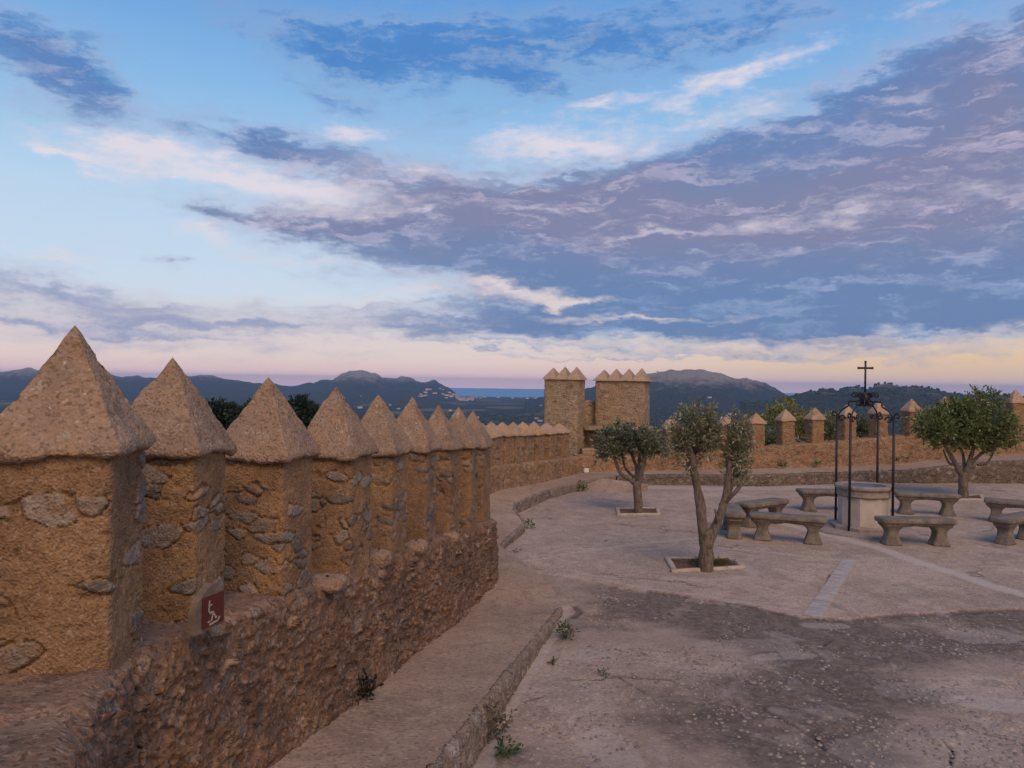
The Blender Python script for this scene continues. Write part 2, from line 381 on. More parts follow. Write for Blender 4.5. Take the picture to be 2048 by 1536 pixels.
K = [(-1.15, 1.2), (-.83, 3.0), (-.35, 5.57), (-.107, 6.86), (.195, 8.36), (.77, 11.2), (.66, 12.4), (.50, 13.1), (.06, 14.6), (-.16, 15.1), (.20, 16.5), (.30, 17.1), (.10, 18.6), (.14, 19.3), (.45, 20.2), (1.07, 21.7), (2.2, 23.6), (3.1, 24.6), (5.0, 25.1), (8.0, 25.1), (11.0, 26.0), (13.6, 26.5), (16.4, 26.8), (19.5, 26.9), (24, 26.5)]
W = NEARW + [(-.62, 13.1), (-.95, 14.6), (-1.0, 15.1), (-1.15, 16.5), (-1.15, 17.1), (-1.0, 18.4), (-.75, 19.2), (-.25, 20.4), (.50, 21.9), (1.30, 23.6), (2.45, 25.9), (4.6, 26.3), (8.1, 26.6), (11.2, 27.4), (14.3, 28.1), (17.0, 28.3), (20.0, 28.3), (25, 28.0)]
ZK = [zw(y) for y in (1.2, 3.0, 5.57, 6.86, 8.36)] + [.03, .03, .03, .05, .10, .17, .20, .24, .26, .28, .29, .30, .32, .36, .38, .42, .46, .76, .90, 1.1]
ZW = [zw(y) for y in (1.2, 3.0, 5.57, 6.86, 8.36)] + [.05, .05, .06, .10, .15, .28, .32, .40, .44, .42, .36, .32, .30, .34, .42, .48, .56, .84, 1.0, 1.2]
# ------------------------------------------------------------------ paving materials
def paving(name, a, b_, dark, warm, grain=60):
    m, T, b = new_mat(name); v = coords(T)
    n1 = T.noise(v, .55, 6, .62); n2 = T.noise(v, 2.4, 6, .7, dist=.6); n3 = T.noise(v, grain, 3, .7); n4 = T.noise(v, 9, 6, .72)
    col = T.mix(T.sstep(n1, .36, .64), a, b_)
    col = T.mix(T.math('MULTIPLY', T.sstep(n2, .52, .72), .55), col, dark)
    col = T.mix(T.math('MULTIPLY', T.sstep(n4, .55, .75), .4), col, warm)
    col = T.mix(T.math('MULTIPLY', T.sstep(n3, .52, .66), .5), col, dark)
    n6 = T.noise(v, 1.1, 8, .74, dist=.8); col = T.mix(T.math('MULTIPLY', T.sstep(n6, .50, .60), .45), col, dark)
    n7 = T.noise(T.vm('ADD', v, (31, 7, 3)), 1.7, 8, .74, dist=.5); col = T.mix(T.math('MULTIPLY', T.sstep(n7, .54, .62), .4), col, (min(1, b_[0]*1.18), b_[1]*1.18, b_[2]*1.2, 1))
    vg = T.vor(v, grain*1.1, out=1); hg = T.n('ShaderNodeSeparateColor'); T.l(vg, hg.inputs[0])
    col = T.mix(T.math('MULTIPLY', T.sstep(hg.outputs[0], .80, .97), .35), col, (b_[0]*1.5, b_[1]*1.5, b_[2]*1.55, 1)); col = T.mix(T.math('MULTIPLY', T.sstep(hg.outputs[1], .78, .97), .45), col, (dark[0]*.6, dark[1]*.6, dark[2]*.6, 1))
    return m, T, b, v, col, n2, n3, n4
m, T, b, v, col, n2, n3, n4 = paving('walkway_concrete', c4(.30, .205, .145), c4(.38, .27, .19), c4(.19, .125, .092), c4(.43, .27, .165), grain=38)
T.l(col, b.inputs['Base Color']); b.inputs['Roughness'].default_value = .92
bump(T, b, T.math('ADD', T.math('MULTIPLY', n3, .5), T.math('MULTIPLY', n4, 2.0)), .55, .012); M['walk'] = m
m, T, b, v, col, n2, n3, n4 = paving('plaza_concrete', c4(.345, .25, .185), c4(.46, .335, .25), c4(.20, .14, .112), c4(.46, .30, .21), grain=38)
at = T.n('ShaderNodeAttribute', attribute_name='mask'); sp = T.n('ShaderNodeSeparateColor'); T.l(at.outputs[0], sp.inputs[0])
cob, pale, joint = sp.outputs
cobn = T.sstep(T.math('ADD', cob, T.math('MULTIPLY', T.math('SUBTRACT', T.noise(v, .8, 5, .6), .5), 2.1)), .25, .72)
cobc = T.mix(T.sstep(n4, .38, .62), c4(.085, .06, .046), c4(.17, .122, .092))
gen = T.sstep(cob, .05, .3)
col = T.mix(T.math('MULTIPLY', gen, .55), col, T.mix(T.sstep(n2, .4, .65), c4(.25, .175, .128), c4(.32, .23, .17)))
col = T.mix(T.math('MULTIPLY', cobn, .85), col, cobc)
patch = T.sstep(T.math('ADD', T.noise(v, 1.1, 4, .6, dist=.4), T.math('MULTIPLY', cob, .0)), .60, .66)
col = T.mix(T.math('MULTIPLY', patch, T.math('MULTIPLY', cob, .6)), col, c4(.34, .26, .22))
col = T.mix(pale, col, c4(.49, .40, .345))
col = T.mix(T.math('MULTIPLY', joint, .85), col, c4(.07, .045, .038))
# hairline cracks
vo = T.n('ShaderNodeTexVoronoi', feature='DISTANCE_TO_EDGE'); T.l(T.vm('ADD', v, T.vm('SCALE', T.noise(v, 2.2, 4, .6, color=True), .9)), vo.inputs['Vector']); vo.inputs['Scale'].default_value = .21
cr = T.sstep(vo.outputs[0], .010, .002)
crm = T.math('MULTIPLY', cr, T.sstep(T.noise(v, .7, 3, .5), .45, .6))
col = T.mix(T.math('MULTIPLY', crm, .6), col, c4(.09, .065, .055))
st2 = T.noise(T.mapping(v, rot=(0, 0, .3), scale=(1, .35, 1)), 3.0, 6, .7)
gr5 = T.noise(v, 22, 4, .75); col = T.mix(T.math('MULTIPLY', T.sstep(gr5, .52, .70), .5), col, c4(.15, .11, .095))
vp = T.n('ShaderNodeTexVoronoi'); T.l(v, vp.inputs['Vector']); vp.inputs['Scale'].default_value = 16
col = T.mix(T.math('MULTIPLY', T.sstep(vp.outputs[0], .30, .16), .28), col, c4(.52, .43, .37))
col = T.mix(T.math('MULTIPLY', T.sstep(st2, .55, .7), .4), col, c4(.43, .345, .30))
T.l(col, b.inputs['Base Color']); b.inputs['Roughness'].default_value = .9
bump(T, b, T.math('ADD', T.math('ADD', T.math('MULTIPLY', n3, .5), T.math('MULTIPLY', n4, 2.5)), T.math('MULTIPLY', crm, -1.5)), .6, .014); M['plaza'] = m
def simple(name, a, b_, scale=8, rough=.8, bs=.3, bd=.004, metal=0, rnd=False, spec=.25, c=None):
    m, T, b = new_mat(name); v = coords(T, rnd); n = T.noise(v, scale, 6, .65); n2 = T.noise(v, scale*6, 4, .65)
    col = T.mix(T.sstep(n, .35, .65), a, b_)
    if c: col = T.mix(T.math('MULTIPLY', T.sstep(n2, .5, .68), .6), col, c)
    T.l(col, b.inputs['Base Color']); b.inputs['Roughness'].default_value = rough; b.inputs['Metallic'].default_value = metal
    b.inputs['Specular IOR Level'].default_value = spec
    bump(T, b, T.math('ADD', n, n2), bs, bd); return m
M['bench'] = simple('bench_stone', c4(.135, .11, .092), c4(.235, .185, .145), 5, .85, .7, .012, rnd=True, c=c4(.075, .062, .05))
M['well'] = simple('well_limestone', c4(.42, .34, .28), c4(.52, .43, .36), 3, .75, .4, .005, c=c4(.42, .34, .29))
M['wellrim'] = simple('well_rim', c4(.24, .185, .15), c4(.34, .265, .22), 6, .8, .5, .008, c=c4(.2, .16, .13))
M['iron'] = simple('wrought_iron', c4(.010, .009, .013), c4(.02, .014, .015), 20, .5, .3, .002, spec=.4)
M['cover'] = simple('well_cover', c4(.05, .042, .075), c4(.07, .058, .10), 3, .35, .1, .002, spec=.5)
M['soil'] = simple('soil', c4(.10, .055, .03), c4(.2, .10, .055), 12, .95, .8, .02)
M['planter'] = simple('planter_stone', c4(.34, .265, .215), c4(.46, .37, .30), 6, .85, .5, .008, c=c4(.3, .22, .18))
M['lamp'] = simple('lamp_white', c4(.6, .58, .55), c4(.75, .72, .68), 10, .5)
M['slab'] = simple('drain_slab', c4(.33, .28, .25), c4(.43, .37, .33), 5, .85, .5, .008, c=c4(.25, .2, .18))
M['signstone'] = simple('sign_stone', c4(.14, .10, .075), c4(.20, .145, .11), 14, .85, .5, .005)
M['signred'] = simple('sign_panel', c4(.085, .020, .014), c4(.105, .026, .018), 14, .45, .1, .001)
M['signwhite'] = simple('sign_mark', c4(.34, .27, .23), c4(.40, .33, .28), 14, .5, .1, .001)
M['pebble'] = None
m, T, b = new_mat('pebble'); at = T.n('ShaderNodeAttribute', attribute_name='mask'); v = coords(T)
T.l(T.mix(T.noise(v, 40, 3), at.outputs[0], T.mix(.4, at.outputs[0], c4(.2, .16, .13))), b.inputs['Base Color']); b.inputs['Roughness'].default_value = .7; M['pebble'] = m
def bark(name, a, b_, c):
    m, T, b = new_mat(name); v = coords(T); vs = T.mapping(v, scale=(1, 1, .28))
    n = T.noise(vs, 26, 6, .7, dist=.5); n2 = T.noise(v, 5, 4, .6)
    col = T.mix(T.sstep(n, .35, .65), a, b_); col = T.mix(T.math('MULTIPLY', T.sstep(n2, .45, .65), .5), col, c)
    T.l(col, b.inputs['Base Color']); b.inputs['Roughness'].default_value = .9; bump(T, b, n, .9, .02); return m
M['bark'] = bark('olive_bark', c4(.085, .062, .05), c4(.22, .165, .13), c4(.15, .105, .075))
def leafmat(name, trans=.35):
    m = bpy.data.materials.new(name); m.use_nodes = True; T = NT(m.node_tree)
    out = T.n('ShaderNodeOutputMaterial'); b = T.n('ShaderNodeBsdfPrincipled'); tr = T.n('ShaderNodeBsdfTranslucent'); mx = T.n('ShaderNodeMixShader')
    at = T.n('ShaderNodeAttribute', attribute_name='mask'); T.l(at.outputs[0], b.inputs['Base Color']); T.l(at.outputs[0], tr.inputs[0])
    b.inputs['Roughness'].default_value = .5; b.inputs['Specular IOR Level'].default_value = .35
    mx.inputs[0].default_value = trans; T.l(b.outputs[0], mx.inputs[1]); T.l(tr.outputs[0], mx.inputs[2]); T.l(mx.outputs[0], out.inputs[0]); return m
M['leaf'] = leafmat('leaf')
# ------------------------------------------------------------------ square lofts: merlons and caps
def sq_loop(hx, hy, n, pw=16):
    """rounded rectangle loop, 4n points, counter-clockwise seen from above"""
    t = np.linspace(-1, 1, n, endpoint=False)
    pts = np.concatenate([np.stack([t, -np.ones(n)], -1), np.stack([np.ones(n), t], -1), np.stack([-t, np.ones(n)], -1), np.stack([-np.ones(n), -t], -1)])
    # round the corners
    L = (np.abs(pts[:, 0])**pw+np.abs(pts[:, 1])**pw)**(1/pw)
    pts = pts/L[:, None]
    return pts*np.array([hx, hy])
def place2(loop, c, ang):
    ca, sa = math.cos(ang), math.sin(ang)
    return np.stack([c[0]+loop[:, 0]*ca-loop[:, 1]*sa, c[1]+loop[:, 0]*sa+loop[:, 1]*ca], -1)
def merlon_mesh(name, c, ang, hx, hy, z0, z1, res, mat, parent, fn=relief_render, lean=(0, 0), batter=.04, **kw):
    n = max(4, int(2*max(hx, hy)/res)); L = max(4, int((z1-z0)/res))
    rings = []
    for k in range(L+1):
        f = k/L; sc = 1+batter*(1-f)**2
        xy = place2(sq_loop(hx*sc, hy*sc, n), (c[0]+lean[0]*f, c[1]+lean[1]*f), ang)
        rings.append(np.column_stack([xy, np.full(len(xy), z0+(z1-z0)*f)]))
    Gd = np.array(rings)
    Gd, A, nr = displace(Gd, True, fn, **kw)
    V = Gd.reshape(-1, 3); F = grid_faces(L+1, Gd.shape[1], True)
    top = np.array([[c[0]+lean[0], c[1]+lean[1], z1]]); ti = len(V); m_ = Gd.shape[1]
    j = np.arange(m_); Ft = np.stack([L*m_+j, L*m_+(j+1) % m_, np.full(m_, ti)], -1)
    V = np.vstack([V, top]); A = np.vstack([A, A[-1:]])
    return fast_mesh(name, V, [F, Ft], mat, parent, A, world=True)
def cap_mesh(name, c, ang, h, z0, zap, res, mat, parent, seed=0, lip=.026, amt=1.0, och=0, drop=0.05, hy=None, tip=.07):
    hy = hy or h; n = max(4, int(2*h/res)); L = max(4, int((zap-z0)/res)); rings = []
    prof = [(0.80, drop*-.1), (.95, -drop*.35), (1.0, 0), (1.0, lip*.5)]
    loops = []
    for sc, dz in prof: loops.append((sc, z0+dz))
    for k in range(1, L+1):
        f = k/L; s = max(.004, (1-f)*.972+.028*math.sqrt(max(0, 1-f**4)))
        loops.append((s, z0+lip+(zap-z0-lip)*f))
    for sc, z in loops:
        xy = place2(sq_loop(h*sc, hy*sc, n, 40), c, ang); rings.append(np.column_stack([xy, np.full(len(xy), z)]))
    Gd = np.array(rings)
    wob = .030*amt*fbm(np.concatenate([Gd[..., :2]*5, Gd[..., 2:]*0+seed], -1), 3, seed)       # wavy eave
    f = np.clip((Gd[..., 2]-z0)/(zap-z0), 0, 1)
    Gd[..., 2] += wob*(1-f)**3
    nr = grid_normals(Gd, True); p = Gd.reshape(-1, 3)
    d = (.024*fbm(p*4.5, 4, seed+1)+.007*fbm(p*28, 3, seed+2)-.020*sst(fbm(p*13, 3, seed+3), .45, .8)).reshape(Gd.shape[:-1])*amt
    Gd = Gd+nr*(d*np.clip((1-f)*6, .25, 1))[..., None]
    A = np.stack([sst(fbm(p*14, 3, seed+8), .45, .6)*.5, (vnoise(p*9, 3)+1)/2, sst(fbm(p*3+20, 4, seed+6), -.1+.0*och, .5)*(1 if och == 0 else och)], -1)
    V = Gd.reshape(-1, 3); Ln, m_ = Gd.shape[:2]; F = grid_faces(Ln, m_, True)
    V = np.vstack([V, [[c[0], c[1], V[-1][2]+.004]], [[c[0], c[1], z0-.02]]]); A = np.vstack([A, A[-1:], A[-1:]])
    j = np.arange(m_); Ft = np.stack([(Ln-1)*m_+j, (Ln-1)*m_+(j+1) % m_, np.full(m_, len(V)-2)], -1)
    Fb = np.stack([(j+1) % m_, j, np.full(m_, len(V)-1)], -1)
    return fast_mesh(name, V, [F, Ft, Fb], mat, parent, A, world=True)
def swept_wall(name, path, profile_fn, res_v, mat, parent, fn, world=True, **kw):
    """path (n,2) + profile_fn(i)-> (m,2) [offset to the inner side, z]"""
    n = len(path); tg = np.gradient(path, axis=0); tg /= np.linalg.norm(tg, axis=1, keepdims=True)
    nin = np.stack([tg[:, 1], -tg[:, 0]], -1)          # to the right of travel = inner side
    rows = []
    for i in range(n):
        pr = np.asarray(profile_fn(i), float)
        rows.append(np.column_stack([path[i][None]+nin[i][None]*pr[:, :1], pr[:, 1]]))
    Gd = np.array(rows)
    Gd, A, nr = displace(Gd, False, fn, **kw)
    V = Gd.reshape(-1, 3); F = grid_faces(Gd.shape[0], Gd.shape[1], False)
    m_ = Gd.shape[1]
    e0 = np.arange(m_); F0 = [e0[None, :], ((n-1)*m_+e0)[None, ::-1]]
    return fast_mesh(name, V, [F]+F0, mat, parent, A, world=world)
def lin(pts, k):
    """resample polyline (offset,z) with step ~k"""
    pts = np.asarray(pts, float); s = np.concatenate([[0], np.cumsum(np.linalg.norm(np.diff(pts, axis=0), axis=1))])
    u = np.linspace(0, s[-1], k); return np.stack([np.interp(u, s, pts[:, j]) for j in (0, 1)], -1)
# ================================================================== NEAR BATTLEMENT WALL
PHI = math.atan(.1726)
def xc(Y): return -2.797+.1726*Y
def zs(Y): return CZ-(1.31+.100*(Y-3.4))
near = empty('battlement_wall', (xc(7), 7, 0), label='rough rendered battlement wall with big pyramid capped merlons, along the left foreground', cat='wall')
ys = [1.7]
while ys[-1] < 12.75: ys.append(ys[-1]+max(.012, .0026*ys[-1]))
ys = np.array(ys)
tail = spl([(xc(12.75), 12.76), (-.95, 13.5), (-1.28, 14.6), (-1.5, 16.2), (-1.42, 17.6), (-1.2, 18.7)], 90)[1:]
def xpath(Y):
    t = np.maximum(0, 3.75-Y); return xc(Y)+.62*t*t/(t+.25)
pathN = np.vstack([np.column_stack([xpath(ys), ys]), tail])
NPR = 150
def prof_near(i):
    Y = pathN[i][1]; z1 = zs(Y) if Y < 12.75 else zs(12.75)+.2*(Y-12.75)/6*1.0
    zb = zw(Y)-.12 if Y < 11 else -.15
    bulge = .35+.03*math.sin(Y*2.1)
    a = np.array([(bulge+.10, zb), (bulge+.03, zb+.35), (bulge-.01, z1-.12), (bulge-.05, z1-.03), (bulge-.10, z1), (-.50, z1+.0), (-.56, z1-.05), (-.62, z1-1.2), (-.7, z1-4)])
    s = np.concatenate([[0], np.cumsum(np.linalg.norm(np.diff(a, axis=0), axis=1))])
    u = np.concatenate([np.linspace(0, s[4], 105, endpoint=False), np.linspace(s[4], s[6], 38, endpoint=False), np.linspace(s[6], s[8], 14)])
    return np.stack([np.interp(u, s, a[:, j]) for j in (0, 1)], -1)
def relief_plinth(p, **kw):
    h, A = relief_rubble(p, 1.35, 3, 7.0)
    # smoother mortar on the upper surface
    top = sst(p[:, 2]-(CZ-(1.31+.100*(np.minimum(p[:, 1], 12.75)-3.4))), -.05, .005)
    h2, A2 = relief_render(p, .8, 12, .10)
    A2[:, 0] = .40; A2[:, 1] = .9
    return h*(1-top)+(h2-.004)*top, A*(1-top)[:, None]+A2*top[:, None]
swept_wall('parapet', pathN, prof_near, .01, M['rubble'], near, relief_plinth)
# merlons: (apex px, apex py, depth)
NM = [(150, 656, 3.67), (345, 719, 4.75), (537, 758, 5.74), (672, 775, 6.78), (757, 791, 8.05), (825, 796, 9.15), (877, 811, 10.3), (917, 815, 11.35), (946, 823, 12.5)]
capb = [905, 909, 917, 911, 906, 901, 898, 895, 893]
for i, (px, py, D) in enumerate(NM):
    a = P(px, py, D); cx = a[0]; rs = .0085 if i < 2 else (.011 if i < 4 else .017)
    zc = P(px, capb[i], D-.2)[2]; ang = math.radians([10, 0, -10][i]) if i < 3 else -PHI+random.uniform(-.04, .04)
    mer = merlon_mesh('merlon', (cx, D), ang, .250, .255, zs(D)-.12, zc+.03, rs, M['render'], near, seed=i*3, stones=.26+.05*(i > 0), sc=(4.2, 4.2, 9.5) if i == 0 else (5.0, 5.0, 10.5))
    sub = cap_mesh('cap', (cx, D), ang, .300, zc, a[2]+.012, rs, M['cap'], None, seed=20+i)
    Mi = (mer.matrix_parent_inverse.copy())
    sub.parent = mer; sub.data.transform(Matrix.Translation((-near.location.x, -near.location.y, 0)))
# pale coping boulders on the parapet edge
for k, (px, py, D, sx_, sz_) in enumerate([(757, 1118, 7.35, .13, .085), (832, 1095, 8.6, .12, .085), (900, 1075, 10.1, .13, .08), (655, 1165, 6.1, .14, .055)]):
    c = P(px, py, D); u, w_ = np.meshgrid(np.linspace(0, 2*PI, 40, endpoint=False), np.linspace(-PI/2+.05, PI/2-.05, 24))
    d_ = np.stack([np.cos(w_)*np.cos(u), np.cos(w_)*np.sin(u), np.sin(w_)], -1); d_ = np.sign(d_)*np.abs(d_)**.75
    Gd = c+d_*np.array([sx_, sx_*1.25, sz_]); Gd = Gd+d_*(.03*chunks(fbm, Gd*9, 4, k)+.01*chunks(fbm, Gd*30, 2, k))[..., None]
    A = np.stack([np.zeros(Gd[..., 0].size), np.full(Gd[..., 0].size, .5), np.full(Gd[..., 0].size, .5)], -1)
    fast_mesh('coping_stone', Gd.reshape(-1, 3), grid_faces(24, 40, True), M['cap'], near, A, world=True)
# ================================================================== SECOND RUN
def merlon_run(par, centres, angs, hx, hy, z0s, zcs, zas, mat, capmat, res=.04, caph=None, seed=0, stones=.2, och=0, fn=relief_render):
    for i, (c, a) in enumerate(zip(centres, angs)):
        mer = merlon_mesh('merlon', c, a, hx, hy, z0s[i]-.1, zcs[i]+.03, res, mat, par, fn=fn, seed=seed+i)
        s_ = cap_mesh('cap', c, a, caph or hx*1.14, zcs[i], zas[i], res, capmat, None, seed=seed+i, amt=.8, och=och, lip=.05, drop=.03, hy=hy*1.14)
        s_.parent = mer; s_.data.transform(Matrix.Translation((-par.location.x, -par.location.y, -par.location.z)))
mid = empty('battlement_wall', (1.0, 23.5, 0), label='low orange rubble battlement wall with nine small caps, running up to the twin towers', cat='wall')
pm = spl([(-1.25, 18.6), (-1.1, 19.2), (-.6, 20.7), (.15, 22.2), (.95, 23.9), (1.95, 26.0)], 260)
def zmid(Y): return np.interp(Y, [18.6, 19.7, 26], [1.15, 1.10, .84])
def fmid(Y): return np.interp(Y, [18.6, 19.7, 26], [.3, .3, .2])
def prof_mid(i):
    z1 = zmid(pm[i][1])
    return lin([(.42, fmid(pm[i][1])-.25), (.36, z1-.03), (.32, z1), (-.45, z1+.01), (-.5, -2.5)], 130)
swept_wall('parapet', pm, prof_mid, .03, M['far_rubble'], mid, relief_rubble, amt=1.0, s=7, seed=4)
mx = [(965, 846, 877), (984, 843, 873), (1006, 844, 872), (1027, 844, 871), (1047, 843, 870), (1069, 842, 869), (1094, 845, 867), (1120, 846, 866)]
cs, an, z0, zc_, za = [], [], [], [], []
for (px, ya, yb) in mx:
    r = (px-1024)/FPX; k = np.argmin(np.abs(pm[:, 0]/pm[:, 1]-r-.0)); c = pm[k]; tg = pm[min(k+3, 259)]-pm[k-3]
    cs.append((c[0], c[1])); an.append(-math.atan2(tg[0], tg[1])); z0.append(float(zmid(c[1]))); zc_.append(P(px, yb, c[1])[2]); za.append(P(px, ya, c[1])[2])
merlon_run(mid, cs, an, .25, .30, z0, zc_, za, M['far_rubble'], M['far_cap'], res=.035, caph=.29, seed=40, och=1.6)
# ================================================================== RIGHT RUN
rgt = empty('battlement_wall', (12, 27.8, 0), label='orange rubble battlement wall with spaced square merlons, across the back right behind the well', cat='wall')
RP = [(1150, 26.2, 912), (1240, 26.4, 908), (1342, 26.6, 904), (1453, 26.8, 900), (1512, 26.95, 896), (1571, 27.15, 889), (1630, 27.4, 886), (1694, 27.7, 880), (1757, 28.0, 875), (1823, 28.3, 871), (1890, 28.5, 870), (1960, 28.6, 868), (2031, 28.6, 866), (2110, 28.6, 862), (2250, 28.5, 857)]
rp = np.array([[*P(x, y, D+.35)] for (x, D, y) in RP]); pr_ = spl(rp, 620)
def prof_r(i):
    z1 = pr_[i][2]; zb = np.interp(pr_[i][0], [w_[0] for w_ in W[15:]], ZW[15:])-.25
    return lin([(.46, zb), (.38, z1-.02), (.35, z1+.01), (-.25, z1+.01), (-.30, z1-1.5), (-.4, z1-4)], 130)
swept_wall('parapet', pr_[:, :2], prof_r, .04, M['far_rubble'], rgt, relief_rubble, amt=1.2, s=6, seed=9)
RM = [(1342, 832, 857, 27.0), (1397, 831, 855, 27.1), (1453, 829, 852, 27.2), (1512, 826, 847, 27.3), (1571, 818, 842, 27.5), (1630, 815, 839, 27.75), (1694, 808, 834, 28.0), (1757, 802, 828, 28.3), (1823, 797, 823, 28.5), (1890, 792, 818, 28.7), (1960, 786, 812, 28.8), (2031, 779, 806, 28.8), (2105, 775, 800, 28.8)]
cs, an, z0, zc_, za = [], [], [], [], []
for (px, ya, yb, D) in RM:
    a = P(px, ya, D); b_ = P(px, yb, D); k = np.argmin(np.abs(pr_[:, 0]-a[0]))
    tg = pr_[min(k+4, 619)]-pr_[k-4]; cs.append((a[0], D)); an.append(math.atan2(tg[1], tg[0])); z0.append(pr_[k][2]); zc_.append(b_[2]); za.append(a[2])
merlon_run(rgt, cs, an, .238, .235, z0, zc_, za, M['far_rubble'], M['far_cap'], res=.045, caph=.292, seed=60)
# ================================================================== TWIN TOWERS
tow = empty('corner_bastion', (4.3, 28, 0), label='tall twin block towers with rows of little pyramids, behind the small olive tree', cat='tower')
def block(name, c, ang, hx, hy, z0_, z1_, mat, parent, res=.05, fn=relief_rubble, **kw):
    return merlon_mesh(name, c, ang, hx, hy, z0_, z1_, res, mat, parent, fn=fn, batter=0, **kw)
def row_caps(par, c, ang, hx, hy, zb, zas, n, xs=None):
    # eave slab plus n pyramids in a row
    ca, sa = math.cos(ang), math.sin(ang)
    w_ = 2*hx/n
    for k in range(n):
        off = -hx+w_*(k+.5); cc = (c[0]+off*ca, c[1]+off*sa)
        s_ = cap_mesh('cap', cc, ang, w_/2*1.04, zb+.02, zas[k], .045, M['far_cap'], None, seed=90+k+n*7, amt=.7, lip=.02, drop=.01, hy=hy)
        s_.parent = par; s_.data.transform(Matrix.Translation((-tow.location.x, -tow.location.y, 0)))
    e = merlon_mesh('eave', c, ang, hx*1.05, hy*1.06, zb-.02, zb+.035, .04, M['far_cap'], None, amt=.5)
    e.parent = par; e.data.transform(Matrix.Translation((-tow.location.x, -tow.location.y, 0)))
# left tower: front face px 1087..1150, right face to 1172
tl = P(1128, 800, 27.2); aL = math.radians(-20)
zL = P(1130, 758, 27)[2]; zaL = P(1130, 736, 27)[2]
t1 = block('tower_block', (tl[0]+.04, tl[1]+.25), aL, .625, .54, -.2, zL, M['tower'], tow, seed=3, s=5.5, amt=.9)
row_caps(t1, (tl[0]+.04, tl[1]+.25), aL, .64, .54, zL, [zaL+.02, zaL+.06, zaL+.06], 3)
tr = P(1246, 800, 28.6); aR = math.radians(-20); zR = P(1246, 761, 28.4)[2]; zaR = P(1246, 739, 28.4)[2]
t2 = block('tower_block', (tr[0]+.02, tr[1]+.25), aR, .93, .62, .6, zR, M['tower'], tow, seed=13, s=5.5, amt=.9)
row_caps(t2, (tr[0]+.02, tr[1]+.25), aR, .945, .62, zR, [zaR+.0, zaR+.04, zaR+.05, zaR+.07], 4)
bw = P(1200, 801, 29.2); block('back_wall', (bw[0], bw[1]), .2, 1.1, .2, -.5, bw[2], M['tower'], tow, seed=23, s=5.5)
pl = P(1236, 856, 27.9); block('platform_slab', (pl[0]+.02, pl[1]+.1), .08, 1.33, .55, pl[2]-.06, pl[2]+.06, M['tower'], tow, fn=relief_render, amt=.8)
lw = P(1195, 880, 28.4); block('rear_recess', (lw[0]+.6, lw[1]), .08, 1.2, .15, -.2, pl[2]-.02, M['tower'], tow, seed=5, s=5)
le = P(1182, 896, 27.2); block('step', (le[0]+.05, le[1]), .08, .42, .3, .3, le[2], M['tower'], tow, fn=relief_render, amt=.8)
pb = P(1290, 880, 27.6); block('platform_base', (pb[0]+.05, pb[1]+.1), .08, .62, .45, .0, pl[2]-.03, M['tower'], tow, seed=7, s=5)
# ================================================================== WALKWAY, KERB, PLAZA
def walkway():
    us = np.concatenate([np.linspace(0, .45, 420, endpoint=False), np.linspace(.45, 1, 300)])
    # both lines interpolated station by station
    n = len(K); idx = np.linspace(0, n-1, 26*34)
    def interp(lst, z):
        q = spl_param([(a[0], a[1], zz) for a, zz in zip(lst, z)], idx); return q
    Kp = interp(K, ZK); Wp = interp(W[:len(K)], ZW)
    return Kp, Wp
def spl_param(pts, idx):
    pts = np.asarray(pts, float); n = len(pts); q = np.vstack([2*pts[0]-pts[1], pts, 2*pts[-1]-pts[-2]])
    i = np.clip(np.floor(idx).astype(int), 0, n-2); t = (idx-i)[:, None]
    a, b_, c, d = q[i], q[i+1], q[i+2], q[i+3]
    cat = .5*((2*b_)+(-a+c)*t+(2*a-5*b_+4*c-d)*t**2+(-a+3*b_-3*c+d)*t**3)
    return .6*(b_+(c-b_)*t)+.4*cat
Kp, Wp = walkway()
nW = 46; f = np.linspace(0, 1, nW)[None, :, None]
Wp2 = Wp+(Wp-Kp)/np.maximum(np.linalg.norm((Wp-Kp)[:, :2], axis=1), .2)[:, None]*.30
Gw = Kp[:, None, :]*(1-f)+Wp2[:, None, :]*f
Gw[..., 2] += .016*chunks(fbm, np.concatenate([Gw[..., :2]*1.3, Gw[..., :1]*0], -1), 4, 2)*np.clip(f[..., 0]*8, .3, 1)
Gw[..., 2] -= .006*np.clip(1-f[..., 0]*9, 0, 1)**2
o = fast_mesh('walkway', Gw.reshape(-1, 3)[:, :], grid_faces(len(Kp), nW)[:, ::-1], M['walk']); tag(o, kind='structure')
